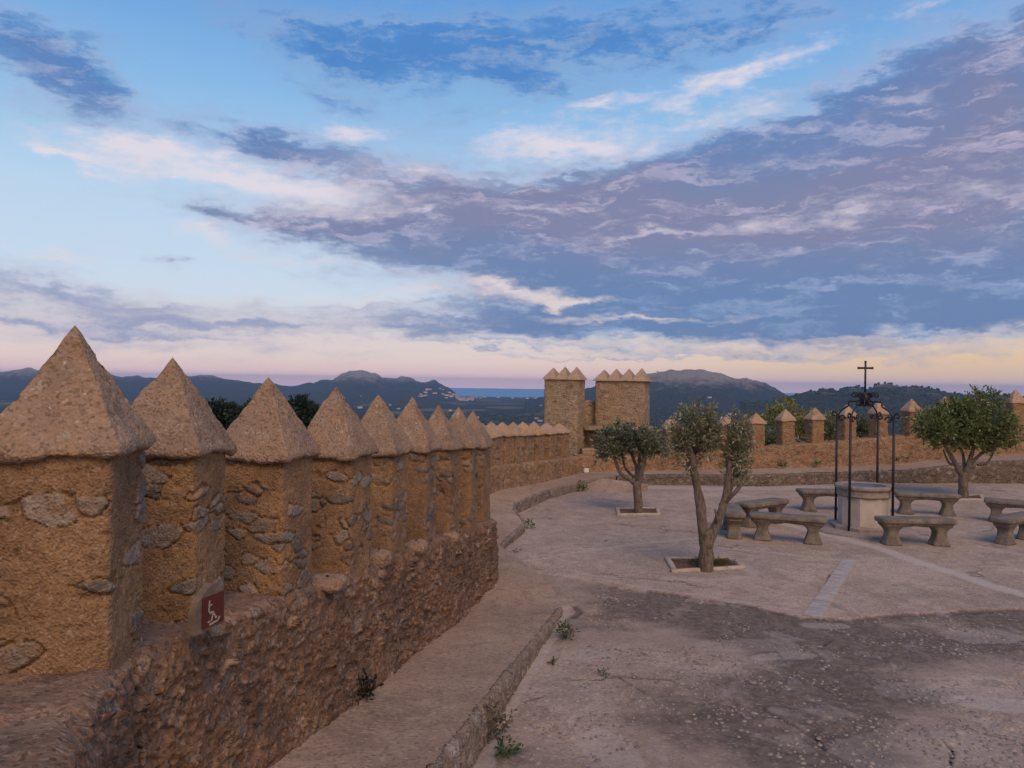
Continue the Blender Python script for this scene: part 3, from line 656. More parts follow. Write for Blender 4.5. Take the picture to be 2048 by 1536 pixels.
# kerb face: runs from the walkway edge down past the plaza
tg = np.gradient(Kp[:, :2], axis=0); tg /= np.maximum(np.linalg.norm(tg, axis=1, keepdims=True), 1e-6); nin = np.stack([tg[:, 1], -tg[:, 0]], -1)
def kerb_part(i0, i1, mat, label, res, s, amt, wid=.03):
    kp = Kp[i0:i1].copy(); ni = nin[i0:i1]; ds = np.concatenate([[0], np.cumsum(np.linalg.norm(np.diff(kp[:, :2], axis=0), axis=1))])
    m_ = int(ds[-1]/res)+2; u = np.linspace(0, ds[-1], m_)
    kp = np.stack([np.interp(u, ds, kp[:, j]) for j in range(3)], -1); ni = np.stack([np.interp(u, ds, ni[:, j]) for j in range(2)], -1)
    rows = []
    for p_, q_ in zip(kp, ni):
        zb = zp(p_[0], p_[1])-.10
        a = np.array([(.045, zb), (.03, p_[2]-.035), (.012, p_[2]-.002), (-wid, p_[2]+.006), (-wid-.03, p_[2]-.08)])
        ss = np.concatenate([[0], np.cumsum(np.linalg.norm(np.diff(a, axis=0), axis=1))]); uu = np.concatenate([np.linspace(0, ss[2], 26, endpoint=False), np.linspace(ss[2], ss[4], 12)])
        a = np.stack([np.interp(uu, ss, a[:, j]) for j in (0, 1)], -1)
        rows.append(np.column_stack([p_[None, :2]+q_[None]*a[:, :1], a[:, 1]]))
    Gd, A, _ = displace(np.array(rows), False, relief_rubble, amt=amt*.6, s=s, seed=17)
    o = fast_mesh('kerb', Gd.reshape(-1, 3), grid_faces(*Gd.shape[:2]), mat, attrs=A)
    return tag(o, label, 'kerb')
st = 34*26//len(K)
step = (len(Kp)-1)/(len(K)-1)
kerb_part(0, int(5.0*step), M['kerb'], 'broken stone kerb edging the raised walkway in the near foreground', .014, 9, 1.1)
kerb_part(int(8.6*step), int(17.2*step), M['kerb'], 'curving stone kerb of the walkway below the middle battlement wall', .025, 8, .8)
kerb_part(int(17.2*step), len(Kp), M['far_kerb'], 'low rubble terrace wall behind the well and benches', .04, 5.5, 1.3, .2)
# plaza sheet
def polyline_dist(p, pts):
    d = np.full(len(p), 1e9); pts = np.asarray(pts)
    for a, b_ in zip(pts[:-1], pts[1:]):
        ab = b_-a; t = np.clip(((p-a)@ab)/(ab@ab), 0, 1); d = np.minimum(d, np.linalg.norm(p-(a+t[:, None]*ab), axis=1))
    return d
def pix(l): return np.array([gp(x, y)[:2] for x, y in l])
ss = np.concatenate([np.linspace(-3, -.45, 30, endpoint=False), np.linspace(-.45, .80, 620), np.linspace(.80, 2.6, 40)[1:]])
yy = np.exp(np.linspace(math.log(2.2), math.log(31), 560)); yy = np.concatenate([np.linspace(-6, 2.2, 16)[:-1], yy])
SX, YY = np.meshgrid(ss, yy)
XX = SX*np.maximum(YY, 2.2)
ok_ = np.clip(XX, -9, 34)
Pz = np.stack([ok_, YY, zp(XX, YY)], -1); pxy = Pz[..., :2].reshape(-1, 2); p3 = np.column_stack([pxy, np.zeros(len(pxy))])
rim = pix([(985, 1128), (1100, 1150), (1200, 1166), (1300, 1184), (1400, 1198), (1500, 1215), (1600, 1235), (1700, 1241), (1850, 1228), (2048, 1221), (2300, 1216)])
# signed: below the curve (nearer camera) = cobbled
yr = np.interp(pxy[:, 0], rim[:, 0], rim[:, 1])
side = sst(yr-pxy[:, 1], 0.0, .10)
n_a = chunks(fbm, p3*.8, 4, 5); n_b = chunks(fbm, p3*6, 3, 6)
cobm = side*.34
for (x, y, r, w_) in [(1450, 1218, 1.4, .42), (1280, 1200, .7, .25), (1650, 1290, 1.6, .42), (1640, 1400, .9, .5), (1830, 1260, 1.6, .35), (2000, 1240, 1.2, .3), (1480, 1440, .8, .5), (1290, 1365, .5, .4), (1180, 1490, .4, -.1), (1080, 1380, 1.2, -.55), (1450, 1320, .6, -.5), (1950, 1370, .7, -.55), (1980, 1480, .7, -.45), (1250, 1320, .7, -.4), (1900, 1255, .5, -.5), (1600, 1500, .7, .3)]:
    g = gp(x, y)[:2]; cobm += side*w_*np.exp(-((pxy-g)**2).sum(1)/r**2)
pale_ = np.zeros(len(pxy)); joint_ = np.zeros(len(pxy))
def addp(pts, w_, a, wob=.02):
    global pale_
    d = polyline_dist(pxy, pix(pts))+wob*n_b; pale_ = np.maximum(pale_, a*(1-sst(d, w_*.6, w_)))
def addj(pts, w_, a, gap=.0):
    global joint_
    d = polyline_dist(pxy, pix(pts))+.015*n_b; g = sst(n_b+chunks(fbm, p3*2.5, 3, 77), gap-.1, gap+.1); joint_ = np.maximum(joint_, a*g*(1-sst(d, w_*.5, w_)))
def patch(px, py, rx, ry, rot, a):
    global pale_
    g = gp(px, py)[:2]; ca, sa = math.cos(rot), math.sin(rot); q = pxy-g; u = (q[:, 0]*ca+q[:, 1]*sa)/rx; w_ = (-q[:, 0]*sa+q[:, 1]*ca)/ry
    d = (np.abs(u)**3+np.abs(w_)**3)**(1/3)+.22*chunks(fbm, p3*3.2, 4, 91); pale_ = np.maximum(pale_, a*(1-sst(d, .94, 1.0)))
patch(1650, 1253, .34, .16, .2, .42); patch(1565, 1312, .42, .15, .2, .40); patch(1490, 1292, .65, .30, .1, .22); patch(2000, 1412, .55, .22, -.2, .5); patch(1900, 1388, .7, .3, -.2, .22); patch(1960, 1272, .55, .35, .1, .30); patch(1215, 1500, .22, .5, .3, .34); patch(1130, 1390, .35, .9, .3, .16); patch(1430, 1345, .35, .2, 0, .16); patch(1840, 1500, .8, .35, .2, .2); patch(1180, 1310, .3, .25, .1, .3)
addp([(1520, 1040), (1600, 1058), (1680, 1078), (1760, 1100), (1850, 1132), (1960, 1168), (2100, 1210)], .20, .75, .05)
addp([(1000, 1128), (1150, 1108), (1300, 1088), (1440, 1078)], .045, .6)
addp([(1440, 1100), (1560, 1110), (1690, 1126), (1800, 1118)], .05, .6)
addp([(1100, 1150), (1200, 1163), (1300, 1181), (1400, 1194), (1500, 1210), (1600, 1228)], .05, .45)
addp([(1305, 977), (1420, 979), (1560, 979), (1650, 976)], .45, .55, .1)
addj([(1100, 1100), (1350, 1095), (1500, 1100)], .015, .5, .2)
addp([(1130, 1215), (1090, 1290), (1040, 1370), (985, 1460), (960, 1536)], .12, .5, .06)
addp([(1330, 1160), (1420, 1166), (1510, 1156), (1500, 1140)], .10, .4, .06)
addj([(1230, 1176), (1400, 1200), (1500, 1217), (1600, 1238), (1700, 1243), (1850, 1230), (2048, 1223)], .065, .9, -.12)
addj([(1100, 1151), (1200, 1165), (1300, 1184)], .03, .7, .2)
addj([(1030, 1121), (1150, 1106)], .03, .7, .25)
addj([(1525, 1420), (1570, 1445), (1630, 1475), (1650, 1500)], .022, .9, -.2)
addj([(1140, 1238), (1160, 1225), (1150, 1215)], .07, .9, -.3)
addj([(1180, 1338), (1230, 1350), (1290, 1385), (1400, 1410), (1470, 1400)], .02, .7, -.2)
addj([(1610, 1234), (1640, 1200), (1668, 1130)], .03, .8, .1)
addj([(1670, 1262), (1655, 1285), (1640, 1298)], .05, .9, .1)
addj([(1880, 1480), (1905, 1500), (1900, 1530)], .02, .9, -.2)
addj([(1050, 1405), (1085, 1395), (1060, 1380)], .03, .7, .1)
# worn edge: concrete sits a little proud of the cobbled ground
hz = .035*(1-side)*(yr-pxy[:, 1] < 3)*sst(pxy[:, 0], .4, 1.2)-.02*joint_+.012*chunks(fbm, p3*.9, 4, 21)+.004*chunks(fbm, p3*9, 3, 22)
hz = hz+.014*(sst(n_a+.25*n_b, .02, .07)*side)
Pz[..., 2] += hz.reshape(Pz.shape[:-1])
Am = np.column_stack([cobm, pale_, joint_])
o = fast_mesh('plaza', Pz.reshape(-1, 3), grid_faces(*Pz.shape[:2]), M['plaza'], attrs=Am); tag(o, kind='structure')
def zg(X, Y): return float(zp(X, Y))+(.035 if True else 0)
# pebbles set in the worn ground
def pebbles():
    N = 26000; D = 5.0+9*rng.random(N)**1.2; s_ = -.05+.85*rng.random(N); X = s_*D
    q = np.stack([X, D], -1); yrr = np.interp(X, rim[:, 0], rim[:, 1])
    nn = fbm(np.column_stack([q*.8, q[:, :1]*0]), 4, 5); n2_ = fbm(np.column_stack([q*2.2, q[:, :1]*0]), 3, 55)
    keep = (D < yrr-.12) & (nn+.6*n2_ > -.12+.5*rng.random(N)-.2) & (X > K_x(D)+.45)
    q = q[keep]
    # thin out: minimal spacing through a coarse hash
    cell = np.floor(q/.085).astype(int); _, ui = np.unique(cell[:, 0]*100000+cell[:, 1], return_index=True); q = q[ui]
    rng.shuffle(q); q = q[:5200]
    u = np.linspace(0, 2*PI, 7, endpoint=False); base = np.concatenate([np.stack([np.cos(u), np.sin(u), -.3+0*u], -1), np.stack([.72*np.cos(u), .72*np.sin(u), .75+0*u], -1), [[0, 0, 1]]])
    fs = [[j, (j+1) % 7, 7+(j+1) % 7, 7+j] for j in range(7)]; ft = [[7+j, 7+(j+1) % 7, 14] for j in range(7)]
    n = len(q); sz = .010+.017*rng.random(n)**1.8; el = 1+.7*rng.random(n); th = rng.random(n)*PI
    ca, sa = np.cos(th)[:, None], np.sin(th)[:, None]; bx, by = base[None, :, 0]*(sz*el)[:, None], base[None, :, 1]*sz[:, None]
    nz_ = zp(q[:, 0], q[:, 1])+.012*fbm(np.column_stack([q*.9, q[:, :1]*0]), 4, 21)
    V = np.stack([q[:, :1]+bx*ca-by*sa, q[:, 1:]+bx*sa+by*ca, nz_[:, None]+base[None, :, 2]*.008+.004], -1).reshape(-1, 3)
    F = (np.array(fs)[None]+15*np.arange(n)[:, None, None]).reshape(-1, 4); Ft = (np.array(ft)[None]+15*np.arange(n)[:, None, None]).reshape(-1, 3)
    t = rng.random(n); colr = np.array([.16, .125, .11])[None]*(1-t)[:, None]+np.array([.37, .305, .26])[None]*t[:, None]
    o = fast_mesh('pebbles', V, [F, Ft], M['pebble'], attrs=np.repeat(colr, 15, 0)); tag(o, 'pale pebbles set in the worn dark paving of the foreground', 'pebbles', kind='stuff')
def K_x(D): return np.interp(D, [k[1] for k in K[:6]], [k[0] for k in K[:6]])
pebbles()
# ------------------------------------------------------------------ boxes / slabs
def box(name, c, half, rz, mat, parent=None, bev=.01, jit=.0, world=True):
    import bmesh
    bm = bmesh.new(); bmesh.ops.create_cube(bm, size=2)
    for v_ in bm.verts: v_.co = Vector((v_.co.x*half[0], v_.co.y*half[1], v_.co.z*half[2]))
    if bev: bmesh.ops.bevel(bm, geom=bm.edges[:], offset=bev, segments=2, affect='EDGES')
    bm.transform(Matrix.Translation(tuple(float(q) for q in c)) @ Matrix.Rotation(rz, 4, 'Z'))
    me = bpy.data.meshes.new(name); bm.to_mesh(me); bm.free(); me.materials.append(mat)
    o = bpy.data.objects.new(name, me); COL.objects.link(o)
    if parent is not None:
        o.parent = parent
        if world: me.transform((Matrix.Translation(parent.location) @ Matrix.Rotation(parent.rotation_euler.z, 4, 'Z')).inverted())
    return o
# drain channel of pale slabs
dq = pix([(1606, 1236), (1685, 1125)]); dr = dq[1]-dq[0]; Ld = np.linalg.norm(dr); dr /= Ld; angd = math.atan2(dr[1], dr[0])
dn = np.array([-dr[1], dr[0]]); drain = empty('drain_channel', (dq[0][0], dq[0][1], .03), label='narrow strip of pale slabs between the near olive tree and the well', cat='drain')
nS = 9
for k in range(nS):
    cc = dq[0]+dr*(k+.5)*Ld/nS - dn*.12
    box('slab', (cc[0], cc[1], .037+random.uniform(-.003, .004)), (Ld/nS/2-.012, .125, .02), angd+random.uniform(-.015, .015), M['slab'], drain, .006)
# concrete ramp between plaza and terrace
rq = [G(1120, 985, .02), G(1290, 978, .02), G(1290, 959, .36), G(1215, 955, .38)]
a0, a1, a2, a3 = [np.array(q) for q in (G(1128, 983, .02), G(1240, 986, .045), G(1296, 968, .25), G(1205, 957, .34))]
gr = []
for i in range(24):
    u = i/23; r0 = a0*(1-u)+a3*u; r1 = a1*(1-u)+a2*u
    gr.append([r0*(1-w_)+r1*w_ for w_ in np.linspace(0, 1, 24)])
gr = np.array(gr); gr[..., 2] += .008*np.sin(np.linspace(0, PI, 24))[None, :]+.01*chunks(fbm, gr*2, 3, 1)
low_ = gr.copy(); low_[..., 2] -= .5
Vr = np.vstack([gr.reshape(-1, 3), low_.reshape(-1, 3)]); Fr = grid_faces(24, 24)
bd = [(i, 0) for i in range(24)]+[(23, j) for j in range(1, 24)]+[(i, 23) for i in range(22, -1, -1)]+[(0, j) for j in range(22, 0, -1)]
bi = np.array([i*24+j for i, j in bd]); Fs_ = np.stack([bi, np.roll(bi, -1), np.roll(bi, -1)+576, bi+576], -1)
o = fast_mesh('ramp', Vr, [Fr, Fs_], M['walk'], smooth=False); tag(o, 'smooth grey concrete ramp rising from the plaza behind the small olive tree', 'ramp')
# ================================================================== BENCHES
def loft(name, rings, mat, parent, smooth=True):
    Gd = np.array(rings); n, m_ = Gd.shape[:2]; V = Gd.reshape(-1, 3); F = grid_faces(n, m_, True)
    V = np.vstack([V, Gd[0].mean(0), Gd[-1].mean(0)]); j = np.arange(m_)
    Fb = np.stack([(j+1) % m_, j, np.full(m_, n*m_)], -1); Ft = np.stack([(n-1)*m_+j, (n-1)*m_+(j+1) % m_, np.full(m_, n*m_+1)], -1)
    return fast_mesh(name, V, [F, Fb, Ft], mat, parent, smooth=smooth)
def rr(hx, hy, z, n=14, cx=0, jit=.004, seed=0, pw=14):
    t = np.linspace(-1, 1, n, endpoint=False)
    pts = np.concatenate([np.stack([t, -np.ones(n)], -1), np.stack([np.ones(n), t], -1), np.stack([-t, np.ones(n)], -1), np.stack([-np.ones(n), -t], -1)])
    pts = pts/((np.abs(pts[:, 0])**pw+np.abs(pts[:, 1])**pw)**(1/pw))[:, None]*np.array([hx, hy]); pts[:, 0] += cx
    q = np.column_stack([pts, np.full(len(pts), z)])
    q += jit*np.stack([fbm(q*7, 2, 1+seed), fbm(q*7, 2, 2+seed), fbm(q*7, 2, 3+seed)], -1)
    return q
BL, BW, BH = .77, .225, .56
def make_bench():
    r = empty('stone_bench')
    rings = [rr(BL-.10, BW-.075, BH-.185), rr(BL-.07, BW-.05, BH-.165), rr(BL-.055, BW-.04, BH-.13), rr(BL-.05, BW-.035, BH-.105), rr(BL-.02, BW-.012, BH-.095), rr(BL-.004, BW-.002, BH-.085), rr(BL, BW, BH-.07), rr(BL, BW, BH-.012), rr(BL-.01, BW-.01, BH), rr(BL*.6, BW*.6, BH+.002), rr(BL*.1, BW*.1, BH)]
    G_ = np.array(rings)
    # the underside arches up between the legs
    x = G_[..., 0]; lw = np.clip((BH-.085-G_[..., 2])/.10, 0, 1)
    G_[..., 2] += lw*.035*np.clip(1-(x/(BL-.30))**2, 0, 1)**.5
    loft('seat', G_, M['bench'], r)
    for s_ in (-1, 1):
        hs = [(0, .185, .165), (.03, .18, .16), (.10, .155, .145), (.18, .125, .13), (.25, .112, .125), (.30, .120, .13), (.35, .16, .145), (.385, .20, .16), (.42, .23, .165)]
        loft('leg', [rr(a, c_, z, 10, s_*(BL-.27), .006, 5+s_, 6) for z, a, c_ in hs], M['bench'], r)
    return r
def copy_tree(o, parent=None):
    c = o.copy(); COL.objects.link(c); c.parent = parent
    for ch in list(o.children): copy_tree(ch, c)
    return c
bl = [(8.42, 16.0, 0, 'weathered stone bench in front of the well, its long side facing the camera'),
      (5.82, 16.15, -20, 'weathered stone bench left of the well, between the drain strip and the near olive tree'),
      (4.88, 16.95, 80, 'stone bench seen end on just behind the forked trunk of the near olive tree'),
      (5.93, 18.1, 36, 'stone bench turned away at the back left of the ring, behind the end on bench'),
      (8.35, 20.3, 2, 'stone bench partly hidden behind the left side of the well'),
      (10.75, 19.9, -12, 'stone bench behind and right of the well, in front of the bushy right tree'),
      (12.4, 18.7, -32, 'stone bench at the right edge, the farther of the overlapping pair'),
      (10.85, 16.5, 34, 'stone bench at the right edge, the nearer of the overlapping pair')]
proto = make_bench()
for i, (x, y, a, lab) in enumerate(bl):
    o = proto if i == 0 else copy_tree(proto)
    o.location = (x, y, .03); o.rotation_euler.z = math.radians(a); tag(o, lab, 'bench', 'stone benches in a ring around the well')
# ================================================================== WELL
wc = G(1733, 1056, .05); WX, WY = 8.05, 17.55
well = empty('stone_well', (WX, WY, .03), math.radians(0), label='octagonal pale stone well under a black wrought iron frame topped by a cross', cat='well')
def oct_ring(r, z, n=8, rot=.114, sub=4):
    a = rot+np.arange(n)*2*PI/n+.12; c = np.stack([r*np.cos(a), r*np.sin(a)], -1); pts = []
    for i in range(n):
        for t in np.linspace(0, 1, sub, endpoint=False): pts.append(c[i]*(1-t)+c[(i+1) % n]*t)
    return np.column_stack([np.array(pts), np.full(n*sub, z)])
def circ(r, z, n=64):
    a = np.linspace(0, 2*PI, n, endpoint=False); q = np.stack([r*np.cos(a), r*np.sin(a), 0*a+z], -1); q[:, :2] *= (1+.006*fbm(q*4, 2, 3))[:, None]; return q
loft('platform', [circ(1.12, -.10), circ(1.12, .03), circ(1.10, .055), circ(.5, .058)], M['wellrim'], well)
loft('base_step', [oct_ring(.72, .0), oct_ring(.72, .13), oct_ring(.70, .15), oct_ring(.60, .155), oct_ring(.4, .155)], M['wellrim'], well, smooth=False)
loft('basin', [oct_ring(.545, .14), oct_ring(.545, .80), oct_ring(.4, .80)], M['well'], well, smooth=False)
rimR = [circ(.55, .785, 32), circ(.575, .81, 32), circ(.57, .93, 32), circ(.59, .955, 32), circ(.62, .975, 32), circ(.625, 1.02, 32), circ(.61, 1.045, 32), circ(.48, 1.045, 32), circ(.46, 1.03, 32), circ(.45, .86, 32)]
Gd = np.array(rimR); fast_mesh('rim', Gd.reshape(-1, 3), grid_faces(len(rimR), 32, True), M['wellrim'], well, smooth=False)
loft('cover', [circ(.465, .90), circ(.465, 1.012), circ(.30, 1.018), circ(.1, 1.02)], M['cover'], well)
def tube(name, pts, rad, mat, parent, sides=8, smooth=True, world=False, noise=0, flat=None, seed=0):
    V, F = tube_geo(pts, rad, sides, noise, flat, seed); return fast_mesh(name, V, F, mat, parent, smooth=smooth, world=world)
def tube_geo(pts, rad, sides=8, noise=0, flat=None, seed=0):
    pts = np.asarray(pts, float); n = len(pts); rad = np.full(n, rad) if np.isscalar(rad) else np.asarray(rad)
    tg = np.gradient(pts, axis=0); tg /= np.maximum(np.linalg.norm(tg, axis=1, keepdims=True), 1e-9)
    ref = np.array([0, 0, 1.]) if abs(tg[0][2]) < .9 else np.array([1., 0, 0]); u = np.cross(tg[0], ref); u /= np.linalg.norm(u); rings = []
    for i in range(n):
        u = u-tg[i]*(u@tg[i]); u /= max(np.linalg.norm(u), 1e-9); w_ = np.cross(tg[i], u); a = np.linspace(0, 2*PI, sides, endpoint=False)
        rings.append(pts[i]+rad[i]*(np.cos(a)[:, None]*u+np.sin(a)[:, None]*w_))
    Gd = np.array(rings)
    if noise:
        cN = pts[:, None, :]; dv_ = Gd-cN; ln = np.linalg.norm(dv_, axis=-1, keepdims=True)
        Gd = cN+dv_*(1+noise*fbm((Gd*np.array([9, 9, 4])).reshape(-1, 3), 3, seed).reshape(Gd.shape[:2])[..., None])
    V = np.vstack([Gd.reshape(-1, 3), pts[0], pts[-1]]); j = np.arange(sides)
    F = [grid_faces(n, sides, True), np.stack([(j+1) % sides, j, np.full(sides, n*sides)], -1), np.stack([(n-1)*sides+j, (n-1)*sides+(j+1) % sides, np.full(sides, n*sides+1)], -1)]
    return V, F
def join_geo(lst):
    Vs, F4, F3, off = [], [], [], 0
    for V, F in lst:
        for f_ in F:
            (F4 if f_.shape[1] == 4 else F3).append(f_+off)
        Vs.append(V); off += len(V)
    out = []
    if F4: out.append(np.vstack(F4))
    if F3: out.append(np.vstack(F3))
    return np.vstack(Vs), out
def spiral(c, r0, r1, a0, a1, n=26):
    t = np.linspace(0, 1, n); a = a0+(a1-a0)*t; r = r0+(r1-r0)*t; return [(c[0]+r[i]*math.cos(a[i]), c[1]+r[i]*math.sin(a[i])) for i in range(n)]
PR = .655; ztop = 2.60
for k in range(4):
    th = math.radians(-140.4+90*k); ca, sa = math.cos(th), math.sin(th)
    pz = ztop-.0
    tube('post', [(PR*ca, PR*sa, .03), (PR*ca, PR*sa, pz)], .029, M['iron'], well, 8)
    def bar(pts, r=.018):
        return tube_geo([((PR-x)*ca, (PR-x)*sa, z) for x, z in pts], r, 6)
    g = []
    # outer scroll at post top, curling away from the centre
    g.append(bar([(0, pz-.02)]+spiral((-.075, pz+.02), .075, .022, 0, PI*1.75)))
    # C scroll inside: from the post, down and round, then rising in an arc towards the hub
    g.append(bar(spiral((.115, pz-.07), .03, .085, -PI*.2, -PI*2.0)[::1]))
    arc = spl([(.03, pz-.07), (.05, pz+.04), (.13, pz+.14), (.24, pz+.21), (.27, pz+.24), (.275, pz+.315), (.38, pz+.335), (.50, pz+.34), (PR-.02, pz+.36)], 40)
    g.append(bar([tuple(a) for a in arc], .019))
    g.append(bar(spiral((.30, pz-.0), .03, .055, PI*.4, PI*2.2)))
    V, F = join_geo(g); fast_mesh('scroll_bracket', V, F, M['iron'], well)
g = []
for k in range(4):
    th = math.radians(-140.4+90*k+22); ca, sa = math.cos(th), math.sin(th)
    for (k2, dz) in ((0, 0), (1, 0)):
        th2 = th+k2*math.radians(45); ca, sa = math.cos(th2), math.sin(th2); s2 = 1.12 if k2 == 0 else .9
        f3 = lambda lst: [(x*ca, x*sa, z) for x, z in lst]
        g.append(tube_geo(f3([(.02, 2.93)]+[(x*s2, z) for x, z in spl([(.03, 2.95), (.07, 3.06), (.13, 3.13), (.20, 3.13)], 12)]+[(x*s2, z) for x, z in spiral((.20, 3.075), .055, .018, PI/2, -PI*1.5)]), .017, 6))
        g.append(tube_geo(f3([(.02, 3.05), (.09*s2, 2.98), (.14*s2, 2.93), (.15*s2, 2.86)]+[(x*s2, z) for x, z in spiral((.125, 2.86), .03, .012, 0, -PI*1.6, 14)]), .015, 6))
hub = [(0, 2.82), (0, 2.86), (0, 2.93), (0, 3.02), (0, 3.10), (0, 3.16)]
g.append(tube_geo([(0, 0, z) for _, z in hub], [.02, .05, .11, .13, .09, .03], 10))
V, F = join_geo(g); fast_mesh('crown_ornament', V, F, M['iron'], well)
g = [tube_geo([(0, 0, 3.1), (.0, 0, 3.85)], .023, 8)]
cx_ = math.cos(math.radians(-14)); sx_ = math.sin(math.radians(-14))
g.append(tube_geo([(-.15*cx_, -.15*sx_, 3.70), (.15*cx_, .15*sx_, 3.70)], .023, 8))
for (x, z, hx_, hz_) in ((0, 3.85, .03, .012), (-.15, 3.70, .010, .028), (.15, 3.70, .010, .028)):
    g.append(tube_geo([(x*cx_, x*sx_, z-hz_), (x*cx_, x*sx_, z+hz_)], hx_ if hx_ > .02 else .02, 8))
V, F = join_geo(g); fast_mesh('cross', V, F, M['iron'], well)
# ================================================================== TREES
def leaves(clumps, n, size, cols, seed=0, up=.4, width=.26, shell=.55, per=7, droop=0.0):
    r_ = np.random.default_rng(seed); Vs = []; Cs = []
    wts = np.array([c[3]*c[4]*c[5] for c in clumps])**.75; wts /= wts.sum()
    nt = n//per; ci = r_.choice(len(clumps), nt, p=wts)
    cc = np.array(clumps, float)[ci]
    d = r_.normal(size=(nt, 3)); d /= np.linalg.norm(d, axis=1, keepdims=True)
    rad = shell+(1-shell)*r_.random(nt)**.6; rad = np.where(r_.random(nt) < .3, rad*r_.random(nt)**.4, rad)
    base = cc[:, :3]+d*rad[:, None]*cc[:, 3:6]
    lump = fbm(base*3.0/max(.4, cc[:, 3].mean()), 3, seed)
    keep = lump > -.20; base, d = base[keep], d[keep]; lump = lump[keep]; nt = len(base)
    td = d*.9+r_.normal(size=(nt, 3))*.55+np.array([0, 0, up]); td /= np.linalg.norm(td, axis=1, keepdims=True)
    L = size*(1.2+1.8*r_.random(nt))
    tw = []
    for k in range(per):
        t = (k+.5)/per; p0 = base+td*(L*t)[:, None]
        a = r_.normal(size=(nt, 3)); a -= td*(a*td).sum(1, keepdims=True)*.6; ld = td*.75+a*.55; ld[:, 2] -= droop*t; ld /= np.linalg.norm(ld, axis=1, keepdims=True)
        sd = np.cross(ld, r_.normal(size=(nt, 3))); sd /= np.maximum(np.linalg.norm(sd, axis=1, keepdims=True), 1e-6)
        s_ = (size*(.7+.6*r_.random(nt)))[:, None]
        V = np.stack([p0, p0+ld*s_*.45+sd*s_*width, p0+ld*s_, p0+ld*s_*.5-sd*s_*width], 1); Vs.append(V)
        cr_ = np.clip(.5+.5*lump*1.2+r_.normal(size=nt)*.22, 0, 1)[:, None]
        col_ = np.array(cols[0])[None]*(1-cr_)+np.array(cols[1])[None]*cr_
        li_ = (r_.random(nt) < .12)[:, None]; col_ = np.where(li_, np.array(cols[2])[None], col_)
        Cs.append(np.repeat(col_[:, None, :], 4, 1))
    V = np.concatenate(Vs).reshape(-1, 3); Cc = np.concatenate(Cs).reshape(-1, 3)
    F = np.arange(len(V)).reshape(-1, 4)
    tips = base+td*L[:, None]
    return V, F, Cc, (base, tips)
def make_tree(name, D, basepx, limbs, clumps, n, size, cols, label, cat, r0, zb=.03, seed=0, twig=True, **kw):
    """limbs: [( [(px,py,dd),...], r0, r1 )]; clumps: (px,py,dd,rx_px,ry_px, depth_m)"""
    b0 = G(basepx[0], basepx[1], zb) if D is None else P(basepx[0], basepx[1], D); D = b0[1]
    root = empty(name, b0, label=label, cat=cat); g = []
    for k, (pts, ra, rb) in enumerate(limbs):
        q = np.array([P(x, y, D+dd) for x, y, dd in pts]); qs = spl(q, max(8, int(np.linalg.norm(np.diff(q, axis=0), axis=1).sum()/.05)))
        t = np.linspace(0, 1, len(qs)); w = .012*np.stack([fbm(qs*5, 2, seed+k), fbm(qs*5+9, 2, seed+k), 0*t], -1); qs = qs+w*np.clip(t*4, 0, 1)[:, None]
        g.append(tube_geo(qs, ra+(rb-ra)*t**.8, 14, noise=.28, seed=seed+k))
    cl = [(*P(x, y, D+dd), rx*D/FPX, dp, ry*D/FPX) for x, y, dd, rx, ry, dp in clumps]
    V, F, Cc, (bs, tips) = leaves(cl, n, size, cols, seed, **kw)
    # thin twigs from the clump centres outward
    if twig:
        r_ = np.random.default_rng(seed+1)
        for i in r_.choice(len(bs), min(260, len(bs)), replace=False):
            ctr = min(cl, key=lambda c: (c[0]-bs[i][0])**2+(c[1]-bs[i][1])**2+(c[2]-bs[i][2])**2)
            st_ = np.array(ctr[:3])-np.array([0, 0, ctr[5]*.5]); mid_ = (st_+bs[i])/2+r_.normal(size=3)*.03
            g.append(tube_geo(np.array([st_, mid_, bs[i], tips[i]]), [.009, .006, .004, .002], 4))
    Vt, Ft = join_geo(g); fast_mesh('trunk', Vt, Ft, M['bark'], root, world=True)
    fast_mesh('crown', V, F, M['leaf'], root, attrs=Cc, smooth=False, world=True)
    return root
OLV = ((.085, .095, .045), (.30, .29, .16), (.55, .50, .36))
OLD = ((.055, .065, .035), (.18, .195, .11), (.36, .34, .24))
GRN = ((.045, .062, .022), (.20, .235, .075), (.32, .35, .13))
YEL = ((.09, .095, .028), (.32, .29, .075), (.44, .38, .11))
